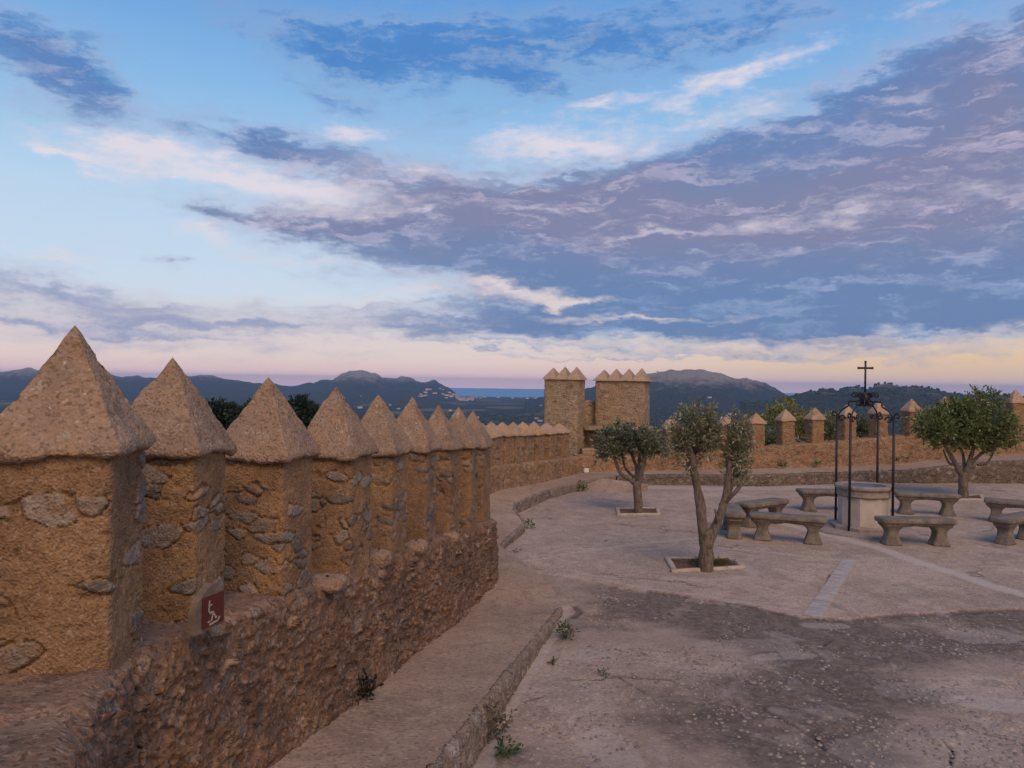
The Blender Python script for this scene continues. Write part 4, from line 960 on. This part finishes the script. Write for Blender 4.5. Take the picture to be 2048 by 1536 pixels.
# near olive with two leading limbs
make_tree('olive_tree', None, (1413, 1143), [
    ([(1413, 1150, 0), (1412, 1115, 0), (1414, 1085, 0), (1412, 1060, 0)], .118, .112),
    ([(1414, 1095, 0), (1406, 1050, 0), (1402, 1015, 0), (1391, 960, 0), (1381, 905, -.05), (1372, 880, -.05)], .105, .05),
    ([(1381, 925, 0), (1396, 895, .1), (1410, 872, .2)], .035, .02), ([(1379, 915, 0), (1362, 880, -.15), (1352, 850, -.2)], .04, .015),
    ([(1416, 1090, 0), (1432, 1050, .02), (1448, 1010, .03), (1456, 970, .03), (1458, 935, 0), (1456, 905, 0)], .092, .045),
    ([(1450, 1005, 0), (1466, 960, .1), (1474, 925, .15), (1478, 900, .15)], .045, .028),
    ([(1452, 1003, 0), (1470, 985, -.1), (1484, 965, -.1), (1492, 940, -.05)], .042, .02),
    ([(1434, 1052, 0), (1432, 1032, -.1), (1430, 1018, -.12)], .03, .018)],
    [(1392, 835, 0, 28, 22, .32), (1372, 862, 0, 32, 26, .38), (1408, 868, .1, 30, 28, .38), (1390, 895, 0, 34, 24, .34), (1418, 850, 0, 12, 18, .25), (1352, 892, -.1, 16, 22, .25), (1378, 922, 0, 14, 16, .14),
     (1474, 868, .1, 18, 26, .26), (1468, 908, .1, 16, 30, .26), (1485, 890, .1, 18, 28, .28), (1474, 940, .1, 17, 28, .2), (1468, 846, 0, 13, 15, .2)],
    8800, .078, OLV, 'olive tree with a forked trunk and two narrow grey green crowns, nearest the camera', 'tree', .08, seed=11, width=.17, up=.5)
make_tree('olive_tree', None, (1277, 1028), [
    ([(1277, 1034, 0), (1277, 1005, 0), (1275, 980, 0), (1274, 962, 0)], .108, .095),
    ([(1275, 975, 0), (1262, 960, 0), (1244, 950, 0), (1236, 935, 0), (1226, 905, 0), (1222, 885, 0)], .065, .03),
    ([(1274, 965, 0), (1272, 935, .1), (1262, 905, .2), (1258, 885, .2)], .05, .03), ([(1268, 955, .1), (1250, 935, .2), (1243, 905, .3), (1240, 885, .3)], .04, .025),
    ([(1276, 970, 0), (1283, 945, -.1), (1289, 920, -.1), (1286, 890, -.1)], .075, .05), ([(1276, 968, 0), (1278, 935, 0), (1280, 900, .1)], .05, .03)],
    [(1218, 885, 0, 26, 22, .5), (1245, 872, .1, 26, 20, .6), (1272, 874, 0, 26, 20, .6), (1300, 885, 0, 26, 20, .55), (1318, 900, 0, 12, 14, .35), (1232, 900, 0, 18, 12, .4), (1285, 900, -.1, 22, 14, .4), (1206, 903, 0, 12, 12, .3), (1262, 888, .1, 24, 16, .5)],
    7500, .09, OLD, 'small dark olive tree with a flat spreading crown, in front of the twin towers', 'tree', .1, seed=21, width=.2, up=.5)
make_tree('bushy_tree', None, (1925, 996), [
    ([(1925, 1002, 0), (1926, 975, 0), (1927, 955, 0), (1927, 945, 0)], .15, .13),
    ([(1926, 955, 0), (1912, 930, 0), (1898, 905, 0), (1882, 880, 0), (1868, 865, 0)], .09, .035), ([(1910, 930, 0), (1898, 925, .1), (1886, 900, .2)], .05, .02),
    ([(1928, 955, 0), (1938, 925, 0), (1946, 895, .1), (1945, 870, .1)], .09, .04), ([(1938, 930, 0), (1960, 910, 0), (1985, 890, -.1), (1998, 875, -.1)], .06, .03), ([(1930, 950, 0), (1926, 910, .3), (1915, 880, .3)], .06, .03),
    ([(1955, 930, .1), (1975, 925, .1), (1990, 900, .1)], .035, .02)],
    [(1868, 850, 0, 30, 28, .8), (1900, 835, .2, 34, 28, .9), (1938, 838, 0, 36, 32, .9), (1975, 845, 0, 36, 30, .9), (2005, 862, 0, 24, 24, .7), (1890, 872, -.2, 34, 22, .7), (1935, 878, 0, 36, 18, .7), (1980, 880, 0, 30, 18, .6), (1955, 800, 0, 12, 20, .3), (1985, 806, .1, 12, 22, .3), (2010, 815, 0, 8, 22, .25), (1915, 815, 0, 24, 16, .5), (1855, 868, 0, 14, 14, .4)],
    19000, .092, GRN, 'bushy bright green tree with a wide crown, right of the well', 'tree', .14, seed=31, width=.26, up=.25)
# trees and shrubs growing outside the right wall
BG = [(1572, 848, 34, 38, 38, 'YEL', 'yellow green tree rising behind the wall between the small olive and the well'), (1612, 858, 36, 26, 30, 'OLV', 'pale olive crown behind the wall, right of the yellow green tree'),
      (1500, 868, 35, 26, 26, 'YEL', 'yellowish shrub behind the wall, right above the near olive tree'), (1420, 878, 36, 38, 24, 'GRN', 'green shrub outside the wall behind the near olive tree crown'),
      (1660, 862, 34, 26, 30, 'OLV', 'grey green shrub filling the gap left of the well posts'), (1725, 866, 34, 20, 22, 'GRN', 'dark green shrub seen between the iron posts of the well'), (1545, 885, 32, 40, 16, 'GRN', 'low dark bush in the wall gap below the yellow green tree'),
      (1850, 850, 36, 24, 24, 'OLV', 'olive green shrub outside the wall beside the bushy tree'), (1312, 895, 34, 22, 26, 'GRN', 'dark green bush outside the wall, right of the twin towers')]
for k, (x, y, D, rx, ry, cn, lab) in enumerate(BG):
    rx *= 1.35; ry *= 1.3
    cl = [(x-rx*.4, y+ry*.2, 0, rx*.6, ry*.8, .8), (x+rx*.4, y+ry*.3, .3, rx*.6, ry*.7, .8), (x, y-ry*.3, 0, rx*.55, ry*.6, .7), (x, y+ry*.8, 0, rx*.9, ry*.6, .8)]
    base = P(x, y, D); 
    make_tree('shrub', D, (x, y+ry*3.2), [([(x, y+ry*3.2, 0), (x, y+ry, 0), (x-2, y-ry*.2, 0)], .09, .03), ([(x, y+ry*1.2, 0), (x+rx*.5, y, .2)], .05, .02)], cl, 9000, .13, {'YEL': YEL, 'OLV': OLV, 'GRN': OLD}[cn], lab, 'shrub', .1, seed=50+k, width=.2, up=.55, twig=False)
# dark pines below the near wall
for k, (x, y, D, rx, ry) in enumerate([(448, 836, 75, 34, 34), (596, 826, 70, 32, 30), (640, 838, 78, 26, 20), (560, 835, 80, 22, 24), (500, 838, 66, 30, 24), (410, 835, 90, 30, 26)]):
    cl = [(x+random.uniform(-.6, .6)*rx, y+random.uniform(-.5, .9)*ry, random.uniform(-1, 1), rx*.5, ry*.42, 1.2) for _ in range(9)]
    labs = ['dark round pine crown between the second and third big caps', 'dark pine crown between the third and fourth big caps', 'low dark pine crown right of the fourth big cap', 'dark pine crown behind the third big cap, left part', 'low dark pine crown behind the third big cap', 'dark pine crown behind the second big cap']
    make_tree('pine_tree', D, (x, y+ry*3), [([(x, y+ry*3, 0), (x, y, 0)], .25, .1)], cl, 9000, .30, ((.012, .022, .014), (.035, .055, .028), (.05, .07, .035)), labs[k], 'tree', .2, seed=80+k, width=.3, up=.3, twig=False)
# ================================================================== PLANTERS
def planter(quad, lab):
    q = [gp(x, y)[:2] for x, y in quad]; c = np.mean(q, 0); root = empty('tree_planter', (c[0], c[1], .03), label=lab, cat='planter', group='square stone planters around the olive trees')
    for k in range(4):
        a, b_ = np.array(q[k]), np.array(q[(k+1) % 4]); d = b_-a; L = np.linalg.norm(d); ang = math.atan2(d[1], d[0]); nI = np.array([-d[1], d[0]])/L
        if nI@(c-a) < 0: nI = -nI
        m_ = (a+b_)/2+nI*.055
        n = 22; rings = []
        for t in np.linspace(-1, 1, n):
            u = np.array([m_[0]+math.cos(ang)*t*(L/2-(.11 if k % 2 else 0)), m_[1]+math.sin(ang)*t*(L/2-(.11 if k % 2 else 0))])
            pr = []
            for (o_, z_) in ((-.055, -.03), (-.05, .045), (-.04, .06), (.035, .062), (.045, .045), (.055, -.03)):
                p_ = np.array([u[0]+nI[0]*o_, u[1]+nI[1]*o_, .03+z_]); pr.append(p_)
            rings.append(pr)
        Gd = np.array(rings); Gd = Gd+.008*np.stack([chunks(fbm, Gd*6, 2, 1), chunks(fbm, Gd*6, 2, 2), chunks(fbm, Gd*6, 2, 3)], -1)
        V = Gd.reshape(-1, 3); e = np.arange(6)
        fast_mesh('kerb_stone', V, [grid_faces(n, 6, True), e[None, ::-1], ((n-1)*6+e)[None]], M['planter'], root, world=True)
    s_ = [np.array(p_)+(c-np.array(p_))*.09 for p_ in q]; t = np.linspace(0, 1, 22)
    Gd = np.array([[(s_[0]*(1-u)+s_[1]*u)*(1-w_)+(s_[3]*(1-u)+s_[2]*u)*w_ for u in t] for w_ in t]); Gd = np.concatenate([Gd, np.full((22, 22, 1), .058)], -1)
    Gd[..., 2] += .02*chunks(fbm, Gd*5, 3, 4)
    fast_mesh('soil', Gd.reshape(-1, 3), grid_faces(22, 22), M['soil'], root, world=True)
    return c, s_
pc, ps = planter([(1345, 1151), (1493, 1142), (1458, 1121), (1328, 1122)], 'pale square stone planter around the near forked olive tree')
pc2, _ = planter([(1234, 1035), (1322, 1034), (1318, 1020), (1230, 1021)], 'pale square stone planter around the small dark olive tree')
pc3, _ = planter([(1880, 1003), (1972, 1004), (1962, 994), (1885, 994)], 'low stone planter around the bushy right tree')
# ================================================================== WEEDS
def weed(name, pos, r, n, size, cols, lab, cat='weed', seed=0, up=.8, flat=.5, kind=None, width=.3):
    cl = [(pos[0], pos[1], pos[2]+r*flat*.5, r, r, r*flat)]
    V, F, Cc, _ = leaves(cl, n, size, cols, seed, up=up, width=width, shell=.2, per=4)
    V[:, 2] = np.maximum(V[:, 2], pos[2]-.01)
    root = empty(name, pos, label=lab, cat=cat); fast_mesh('foliage', V, F, M['leaf'], root, attrs=Cc, smooth=False, world=True)
    g = [tube_geo([tuple(pos), (pos[0]+random.uniform(-.5, .5)*r, pos[1]+random.uniform(-.5, .5)*r, pos[2]+r*random.uniform(.5, 1))], .003, 4) for _ in range(5)]
    Vt, Ft = join_geo(g); fast_mesh('stem', Vt, Ft, M['bark'], root, world=True); return root
WG = ((.03, .06, .02), (.07, .14, .035), (.12, .2, .06)); WD = ((.10, .075, .045), (.2, .15, .09), (.3, .24, .15)); WK = ((.012, .014, .01), (.03, .03, .018), (.05, .05, .03))
for k, (x, y, r, n, s_, cl, lab) in enumerate([(1133, 1278, .11, 240, .035, WG, 'largest green weed, at the end of the near kerb'), (1104, 1332, .05, 90, .025, WG, 'small flat green weed on the paving below the largest weed'), (1038, 1352, .05, 40, .04, WG, 'thin grassy weed halfway down the near kerb'),
        (1012, 1512, .07, 80, .04, WG, 'green weed at the bottom of the picture beside the near kerb'), (975, 1478, .16, 260, .05, WD, 'dry straw coloured tuft at the lowest end of the near kerb'), (1207, 1350, .04, 50, .025, WG, 'tiny weed growing in the paving crack'),
        (1032, 1103, .07, 90, .04, WG, 'little weed where the middle kerb meets the paving'), (1055, 1058, .10, 120, .05, WG, 'upright weed against the middle kerb'), (1160, 985, .20, 260, .06, WG, 'dark green bush at the far bend of the walkway kerb'),
        (1090, 1250, .04, 40, .03, WD, 'dry tuft on the edge of the kerb by the largest weed')]):
    g = gp(x, y); weed('weed', (g[0], g[1], g[2]+.01), r, n, s_, cl, lab, seed=200+k, flat=1.0 if r > .09 else .6)
g = P(711, 1402, 6.45); weed('weed', (g[0]+.05, g[1], zw(6.45)), .10, 260, .045, WK, 'dark dried plant at the foot of the near battlement wall', seed=230, flat=1.3)
for k, (x, y, D) in enumerate([(1443, 938, 26.3), (1564, 933, 26.7), (1636, 930, 27.0), (1793, 922, 27.6)]):
    g = P(x, y, D); weed('weed', tuple(g), .12, 90, .06, WG, ['green tuft at the wall foot behind the near olive trunk', 'small tuft at the wall foot under the fifth right merlon', 'green tuft at the wall foot left of the well', 'green tuft at the wall foot right of the well posts'][k], seed=240+k)
# clover in the planter
V, F, Cc, _ = leaves([(pc[0]+.15, pc[1]-.05, .10, .42, .30, .03)], 2600, .022, ((.04, .05, .015), (.12, .11, .03), (.2, .12, .04)), 77, up=.6, shell=.1, per=3, width=.4)
V[:, 2] = np.clip(V[:, 2], .06, .16); o = fast_mesh('ground_cover', V, F, M['leaf'], attrs=Cc, smooth=False); tag(o, 'short green and rusty ground cover in the near planter', 'ground cover', kind='stuff')
# ================================================================== LITTLE THINGS
lp = P(1172, 948, 25.9); lamp = empty('floodlight', lp, label='tiny white floodlight at the wall foot below the left tower', cat='light')
box('housing', (lp[0], lp[1], lp[2]+.12), (.085, .05, .07), .3, M['lamp'], lamp, .012); box('bracket', (lp[0], lp[1]+.02, lp[2]+.02), (.05, .03, .035), .3, M['wellrim'], lamp, .006)
rk = gp(1155, 993); u, w_ = np.meshgrid(np.linspace(0, 2*PI, 16, endpoint=False), np.linspace(-1.4, 1.4, 9)); d_ = np.stack([np.cos(w_)*np.cos(u), np.cos(w_)*np.sin(u), np.sin(w_)], -1)
Gd = rk+d_*np.array([.13, .09, .06]); Gd = Gd+d_*.03*chunks(fbm, Gd*9, 3, 4)[..., None]; o = fast_mesh('rock', Gd.reshape(-1, 3), grid_faces(9, 16, True), M['planter']); tag(o, 'small pale rock in front of the dark bush at the walkway bend', 'rock')
# sign: stone slab with a red panel
s0 = P(404, 1259, 4.14); s1 = P(446, 1241, 4.31); dS = s1-s0; dS[2] = 0; wS = np.linalg.norm(dS); dS /= wS; nS_ = np.array([dS[1], -dS[0], 0]); zb_ = s0[2]; upv = np.array([0, 0, 1.0])
sign = empty('warning_sign', s0, label='small stone plaque with a dark red slip warning panel, wedged between the first two merlons', cat='sign')
def plate(name, poly, off0, off1, mat, parent):
    """poly in (along, up) metres; extruded between offsets along the normal"""
    poly = [np.array(q) for q in poly]; n = len(poly)
    A_ = [s0+dS*q[0]+upv*q[1]+nS_*off0 for q in poly]; B_ = [s0+dS*q[0]+upv*q[1]+nS_*off1 for q in poly]
    V = np.array(A_+B_); j = np.arange(n); F = [np.stack([j, (j+1) % n, n+(j+1) % n, n+j], -1), j[None, ::-1], (n+j)[None]]
    return fast_mesh(name, V, F, mat, parent, smooth=False, world=True)
H_ = .165
sl_ = [(-.055, -.02), (wS+.015, -.02), (wS+.018, H_*.6), (wS+.005, H_*.95), (wS*.75, H_*1.30), (wS*.5, H_*1.36), (wS*.2, H_*1.20), (-.03, H_*.9), (-.05, H_*.5)]
plate('slab', sl_, -.05, -.004, M['signstone'], sign)
plate('panel', [(0, 0), (wS, 0), (wS, H_), (0, H_)], -.003, .004, M['signred'], sign)
def stroke(pts, w_=.0065):
    out = []
    for a, b_ in zip(pts[:-1], pts[1:]):
        a, b_ = np.array(a)*[wS, H_], np.array(b_)*[wS, H_]; d = b_-a; d /= np.linalg.norm(d); n_ = np.array([-d[1], d[0]])*w_/2
        out.append([a-n_, b_-n_, b_+n_, a+n_])
    return out
fig = stroke([(.30, .86), (.27, .52), (.36, .40)], .010)+stroke([(.29, .68), (.42, .70)], .008)+stroke([(.36, .46), (.48, .44), (.40, .16)], .009)+stroke([(.48, .44), (.60, .20), (.66, .24)], .009)+stroke([(.30, .06), (.70, .09), (.80, .20)], .010)+stroke([(.22, .16), (.34, .17)], .007)+[[np.array((wS*(.80+.05*math.cos(t))), ) for t in ()]]
geos = []
for pl_ in fig:
    if not pl_: continue
    A_ = [s0+dS*q[0]+upv*q[1]+nS_*.0045 for q in pl_]; B_ = [s0+dS*q[0]+upv*q[1]+nS_*.0065 for q in pl_]
    j = np.arange(4); geos.append((np.array(A_+B_), [np.stack([j, (j+1) % 4, 4+(j+1) % 4, 4+j], -1), j[None, ::-1], (4+j)[None]]))
V, F = join_geo(geos); fast_mesh('pictogram', V, F, M['signwhite'], sign, smooth=False, world=True)
# ================================================================== FAR LANDSCAPE
SEA = -180.0; VAL = -171.0
def prof_interp(lst, az, D):
    a = np.array([ae(x, y)[0] for x, y in lst]); z = np.array([P(x, y, D)[2] for x, y in lst])   # depth D along the view axis
    return np.interp(az, a, z), a
RL = [(-700, 770), (-400, 750), (-150, 745), (0, 741), (60, 738), (120, 745), (180, 742), (230, 748), (300, 752), (350, 750), (400, 751), (440, 757), (500, 762), (560, 771), (590, 772), (625, 762), (640, 757), (665, 759), (680, 748), (700, 741), (725, 741), (745, 748), (765, 757), (790, 756), (802, 752), (815, 755), (840, 763), (870, 763), (890, 771), (912, 784), (935, 797), (960, 800)]
RR_ = [(1050, 800), (1120, 795), (1165, 783), (1190, 774), (1220, 762), (1260, 754), (1305, 748), (1325, 743), (1345, 741), (1370, 737), (1395, 737), (1430, 742), (1455, 751), (1480, 757), (1510, 762), (1530, 766), (1550, 776), (1570, 788), (1600, 797), (1640, 800)]
R3 = [(1480, 810), (1540, 800), (1580, 789), (1620, 783), (1660, 780), (1700, 777), (1740, 772), (1770, 769), (1795, 770), (1830, 775), (1870, 779), (1900, 783), (1950, 787), (1990, 791), (2048, 796), (2150, 800), (2300, 790), (2600, 780), (3000, 790)]
def terrain():
    azs = np.concatenate([np.linspace(-PI, -.75, 60, endpoint=False), np.linspace(-.75, .75, 1400), np.linspace(.75, PI, 61)[1:-1]])
    rs_ = np.concatenate([np.exp(np.linspace(math.log(31), math.log(2500), 110, endpoint=False)), np.exp(np.linspace(math.log(2500), math.log(12500), 330))])
    A_, R_ = np.meshgrid(azs, rs_, indexing='ij'); X = R_*np.sin(A_); Y = R_*np.cos(A_); p = np.stack([X, Y, 0*X], -1)
    n1 = chunks(fbm, p/900, 5, 3); n2_ = chunks(fbm, p/260, 4, 4)
    Z = VAL+6*n1+2*n2_
    Z = np.where(R_ > 6000, Z, Z)
    # castle hill
    hill = (-3.5-VAL)*np.exp(-np.maximum(R_-34, 0)/190)*1.0
    Z = np.maximum(Z, VAL+hill-3*0+2*chunks(fbm, p/40, 3, 9)-np.maximum(0, 60-R_)*.05)
    def ridge(lst, D0, wf, wb, seed):
        zr, a = prof_interp(lst, A_, D0); zr = zr+(D0/8600)*42*chunks(fbm, np.stack([A_*60, 0*A_, 0*A_+seed], -1), 4, seed); inside = (A_ > a[0]) & (A_ < a[-1])
        R0 = D0/np.maximum(np.cos(A_), .35)
        q = R_/R0+.02*n1
        f_ = np.where(q < 1, np.exp(-((1-q)/wf)**2*1.0)*.72+.28*np.clip(1-(1-q)/wf/1.3, 0, 1), np.exp(-((q-1)/wb)**2))
        rn = chunks(fbm, p/330, 5, seed); gul = (1-np.abs(rn)*1.8)
        rel = (zr-VAL)*f_*(1-.42*np.clip(gul, -1, 1)*np.clip(np.abs(1-q)*14, 0, 1)*(1-f_)**.3) + 10*chunks(fbm, p/110, 4, seed+5)*f_*np.clip(np.abs(1-q)*20+.25, 0, 1)
        return np.where(inside, VAL+np.maximum(rel, 0), -9999)
    Z = np.maximum(Z, ridge(RL, 8600, .24, .10, 21)); Z = np.maximum(Z, ridge(RR_, 6200, .26, .12, 22)); Z = np.maximum(Z, ridge(R3, 3600, .25, .14, 23))
    # coast
    coast = 10300+500*n1; sea_ = sst(R_, coast, coast+250)
    aL_ = ae(900, 780)[0]; aR_ = ae(1130, 780)[0]
    Z = Z-(sea_)*40*(Z < VAL+25)
    Z = np.where(R_ > 11800, np.minimum(Z, SEA-20), Z)
    V = np.stack([X, Y, Z], -1)
    return V, azs
TV, azs = terrain()
m, T, b = new_mat('terrain'); v = coords(T)
n1 = T.noise(v, .0016, 6, .6); n2 = T.noise(v, .012, 6, .65); n3 = T.noise(v, .07, 4, .7); vr = T.vor(v, .11)
col = T.mix(T.sstep(n3, .38, .62), c4(.020, .028, .020), c4(.052, .062, .034))
col = T.mix(T.math('MULTIPLY', T.sstep(n2, .56, .66), .45), col, c4(.12, .12, .055))
sx = T.n('ShaderNodeSeparateXYZ'); T.l(v, sx.inputs[0])
fld = T.vor(T.mapping(v, rot=(0, 0, .4), scale=(1, .6, 1)), .0045, out=1); fs = T.n('ShaderNodeSeparateColor'); T.l(fld, fs.inputs[0])
flat_ = T.sstep(sx.outputs[2], -145, -160)
col = T.mix(T.math('MULTIPLY', T.math('MULTIPLY', T.sstep(fs.outputs[0], .84, .86), flat_), .75), col, c4(.22, .17, .09))
col = T.mix(T.math('MULTIPLY', T.math('MULTIPLY', T.sstep(fs.outputs[1], .80, .82), flat_), .7), col, c4(.075, .10, .035))
rock = T.math('MULTIPLY', T.sstep(T.math('ADD', T.math('MULTIPLY', sx.outputs[2], .004), T.noise(v, .009, 6, .7)), .42, .85), .8)
col = T.mix(rock, col, c4(.42, .33, .25))
T.l(col, b.inputs['Base Color']); b.inputs['Roughness'].default_value = 1; b.inputs['Specular IOR Level'].default_value = 0
bump(T, b, T.math('ADD', T.math('MULTIPLY', n3, 6), T.math('MULTIPLY', vr, 3)), 1.0, 3.0); M['terrain'] = m
na, nr_ = TV.shape[:2]
Vt = TV.reshape(-1, 3); Ft = grid_faces(nr_, na, True)
Vt = TV.transpose(1, 0, 2).reshape(-1, 3)
cen = len(Vt); Vt = np.vstack([Vt, [[0, 0, -4.5]]]); j = np.arange(na)
Fc = np.stack([j, (j+1) % na, np.full(na, cen)], -1)[:, ::-1]
o = fast_mesh('terrain', Vt, [Ft[:, ::-1], Fc[:, ::-1][:, ::-1]], M['terrain']); tag(o, kind='structure')
def tz(x, y, _c={}):
    r = math.hypot(x, y); a = math.atan2(x, y); i = int(np.clip(np.searchsorted(azs, a), 1, na-1)); rr2 = np.hypot(TV[i, :, 0], TV[i, :, 1])
    return float(np.interp(r, rr2, TV[i, :, 2]))
# sea
m, T, b = new_mat('sea'); v = coords(T); n = T.noise(T.mapping(v, scale=(1, 3, 1)), .004, 6, .7)
T.l(T.mix(n, c4(.08, .28, .46), c4(.10, .33, .52)), b.inputs['Base Color']); b.inputs['Roughness'].default_value = .6; bump(T, b, n, .5, 4); M['sea'] = m
ra = np.array([4000, 8000, 12000, 18000, 24000, 30000.]); aa = np.linspace(0, 2*PI, 128, endpoint=False)
Vs_ = np.array([[(r*math.sin(a), r*math.cos(a), SEA) for a in aa] for r in ra]).reshape(-1, 3)
o = fast_mesh('sea', Vs_, [grid_faces(6, 128, True)[:, ::-1], np.arange(128)[None]], M['sea']); tag(o, kind='structure')
# woodland: tree blobs over the valley
def woodland():
    r_ = np.random.default_rng(5); N = 60000
    a = -.72+1.44*r_.random(N); R = 140*np.exp(r_.random(N)*math.log(4500/140)); X = R*np.sin(a); Y = R*np.cos(a)
    nn = fbm(np.stack([X/220, Y/220, 0*X], -1), 4, 8); keep = nn > -.06; X, Y, R, a = X[keep][:30000], Y[keep][:30000], R[keep][:30000], a[keep][:30000]; N = len(X)
    ii = np.clip(np.searchsorted(azs, a), 1, na-1); rad = np.hypot(TV[0, :, 0], TV[0, :, 1]); jj = np.clip(np.searchsorted(rad, R), 1, nr_-1)
    f_ = (R-rad[jj-1])/(rad[jj]-rad[jj-1]); Z = TV[ii, jj-1, 2]*(1-f_)+TV[ii, jj, 2]*f_
    base = []
    for lv, (rr3, z) in enumerate([(.75, -.6), (1.0, 0), (.72, .62)]):
        for k in range(6): base.append((rr3*math.cos(k*PI/3+lv*.5), rr3*math.sin(k*PI/3+lv*.5), z))
    base.append((0, 0, .95)); base = np.array(base); n = len(base)
    sc = (1.6+3.2*r_.random(N))*np.clip(R/500, .6, 1.8)
    jit = 1+.35*(r_.random((N, n))-.5)*2
    V = np.stack([X, Y, Z], -1)[:, None, :]+base[None]*jit[..., None]*sc[:, None, None]*np.array([1, 1, .85]); V[..., 2] += (sc*.6)[:, None]
    fq = []
    for lv in (0, 1):
        for k in range(6): fq.append([lv*6+k, lv*6+(k+1) % 6, lv*6+6+(k+1) % 6, lv*6+6+k])
    ft = [[12+k, 12+(k+1) % 6, 18] for k in range(6)]
    F = (np.array(fq)[None]+n*np.arange(N)[:, None, None]).reshape(-1, 4); F3 = (np.array(ft)[None]+n*np.arange(N)[:, None, None]).reshape(-1, 3)
    t = np.clip(.5+.5*fbm(np.stack([X/90, Y/90, 0*X], -1), 3, 9)+.25*r_.normal(size=N), 0, 1)[:, None]
    col_ = np.array([.012, .026, .013])*(1-t)+np.array([.055, .075, .028])*t
    o = fast_mesh('woodland', V.reshape(-1, 3), [F, F3], M['leafwood'], attrs=np.repeat(col_, n, 0)); tag(o, 'far dark green woodland covering the valley below the castle', 'woodland', kind='stuff')
m, T, b = new_mat('wood_crowns'); at = T.n('ShaderNodeAttribute', attribute_name='mask'); T.l(at.outputs[0], b.inputs['Base Color']); b.inputs['Roughness'].default_value = 1; b.inputs['Specular IOR Level'].default_value = 0; M['leafwood'] = m
woodland()
# far houses
M['hwall'] = simple('house_plaster', c4(.60, .52, .45), c4(.72, .66, .60), .3, .9, rnd=True); M['hroof'] = simple('house_roof', c4(.32, .14, .08), c4(.4, .2, .12), .3, .9)
def house_mesh():
    V = [(-1, -1, 0), (1, -1, 0), (1, 1, 0), (-1, 1, 0), (-1, -1, 1), (1, -1, 1), (1, 1, 1), (-1, 1, 1), (-1.1, -1.15, .98), (1.1, -1.15, .98), (1.1, 1.15, .98), (-1.1, 1.15, .98), (-1.1, 0, 1.45), (1.1, 0, 1.45)]
    F = [(0, 1, 5, 4), (1, 2, 6, 5), (2, 3, 7, 6), (3, 0, 4, 7), (8, 9, 13, 12), (10, 11, 12, 13), (8, 12, 11), (9, 10, 13), (8, 11, 10, 9)]
    me = bpy.data.meshes.new('house'); me.from_pydata(V, [], F); me.materials.append(M['hwall']); me.materials.append(M['hroof'])
    for i, p_ in enumerate(me.polygons): p_.material_index = 1 if i in (4, 5, 8) else 0
    return me
HM = house_mesh()
def place_house(px, D, s_, group, label):
    p_ = P(px, 790, D); x, y = p_[0], p_[1]
    o = bpy.data.objects.new('house', HM); COL.objects.link(o); o.location = (x, y, tz(x, y)-1); w_ = s_*random.uniform(.7, 1.5)
    o.scale = (w_, s_*random.uniform(.6, .9), s_*random.uniform(.6, .95)); o.rotation_euler.z = random.uniform(-.7, .7); tag(o, label, 'house', group)
for k in range(64):
    t = random.random()**1.2; px = 942-t*105+random.uniform(-6, 6); D = 8000-t*1000+random.uniform(-500, 300)
    place_house(px, D, random.uniform(10, 17), 'white houses of the seaside town', 'tiny white house of the far seaside town at the foot of the left mountain')
for k in range(14):
    place_house(random.uniform(935, 1080), random.uniform(8900, 10000), random.uniform(12, 18), 'houses along the far shore', 'tiny pale house along the far shore line left of the twin towers')
for k in range(44):
    px = random.choice([random.uniform(600, 1085), random.uniform(1310, 1500), random.uniform(1600, 1830), random.uniform(700, 1085)]); D = 2300*math.exp(random.random()*1.1)
    place_house(px, D, random.uniform(6, 10), 'farmhouses scattered over the valley', 'tiny pale farmhouse scattered among the trees of the far valley')
# ================================================================== HAZE
me = bpy.data.meshes.new('haze'); hx_ = 30500; zb2, zt2 = SEA-30, 195
Vh = [(-hx_, -hx_, zb2), (hx_, -hx_, zb2), (hx_, hx_, zb2), (-hx_, hx_, zb2), (-hx_, -hx_, zt2), (hx_, -hx_, zt2), (hx_, hx_, zt2), (-hx_, hx_, zt2)]
me.from_pydata(Vh, [], [(0, 3, 2, 1), (4, 5, 6, 7), (0, 1, 5, 4), (1, 2, 6, 5), (2, 3, 7, 6), (3, 0, 4, 7)])
mh = bpy.data.materials.new('haze_air'); mh.use_nodes = True; T = NT(mh.node_tree); out = T.n('ShaderNodeOutputMaterial'); pv = T.n('ShaderNodeVolumePrincipled'); T.l(pv.outputs[0], out.inputs['Volume'])
pv.inputs['Color'].default_value = (.42, .62, 1.0, 1); pv.inputs['Density'].default_value = 5.4e-5; pv.inputs['Anisotropy'].default_value = .0
me.materials.append(mh); o = bpy.data.objects.new('haze', me); COL.objects.link(o); tag(o, 'blue evening haze over the distant valley and hills', 'haze', kind='stuff')
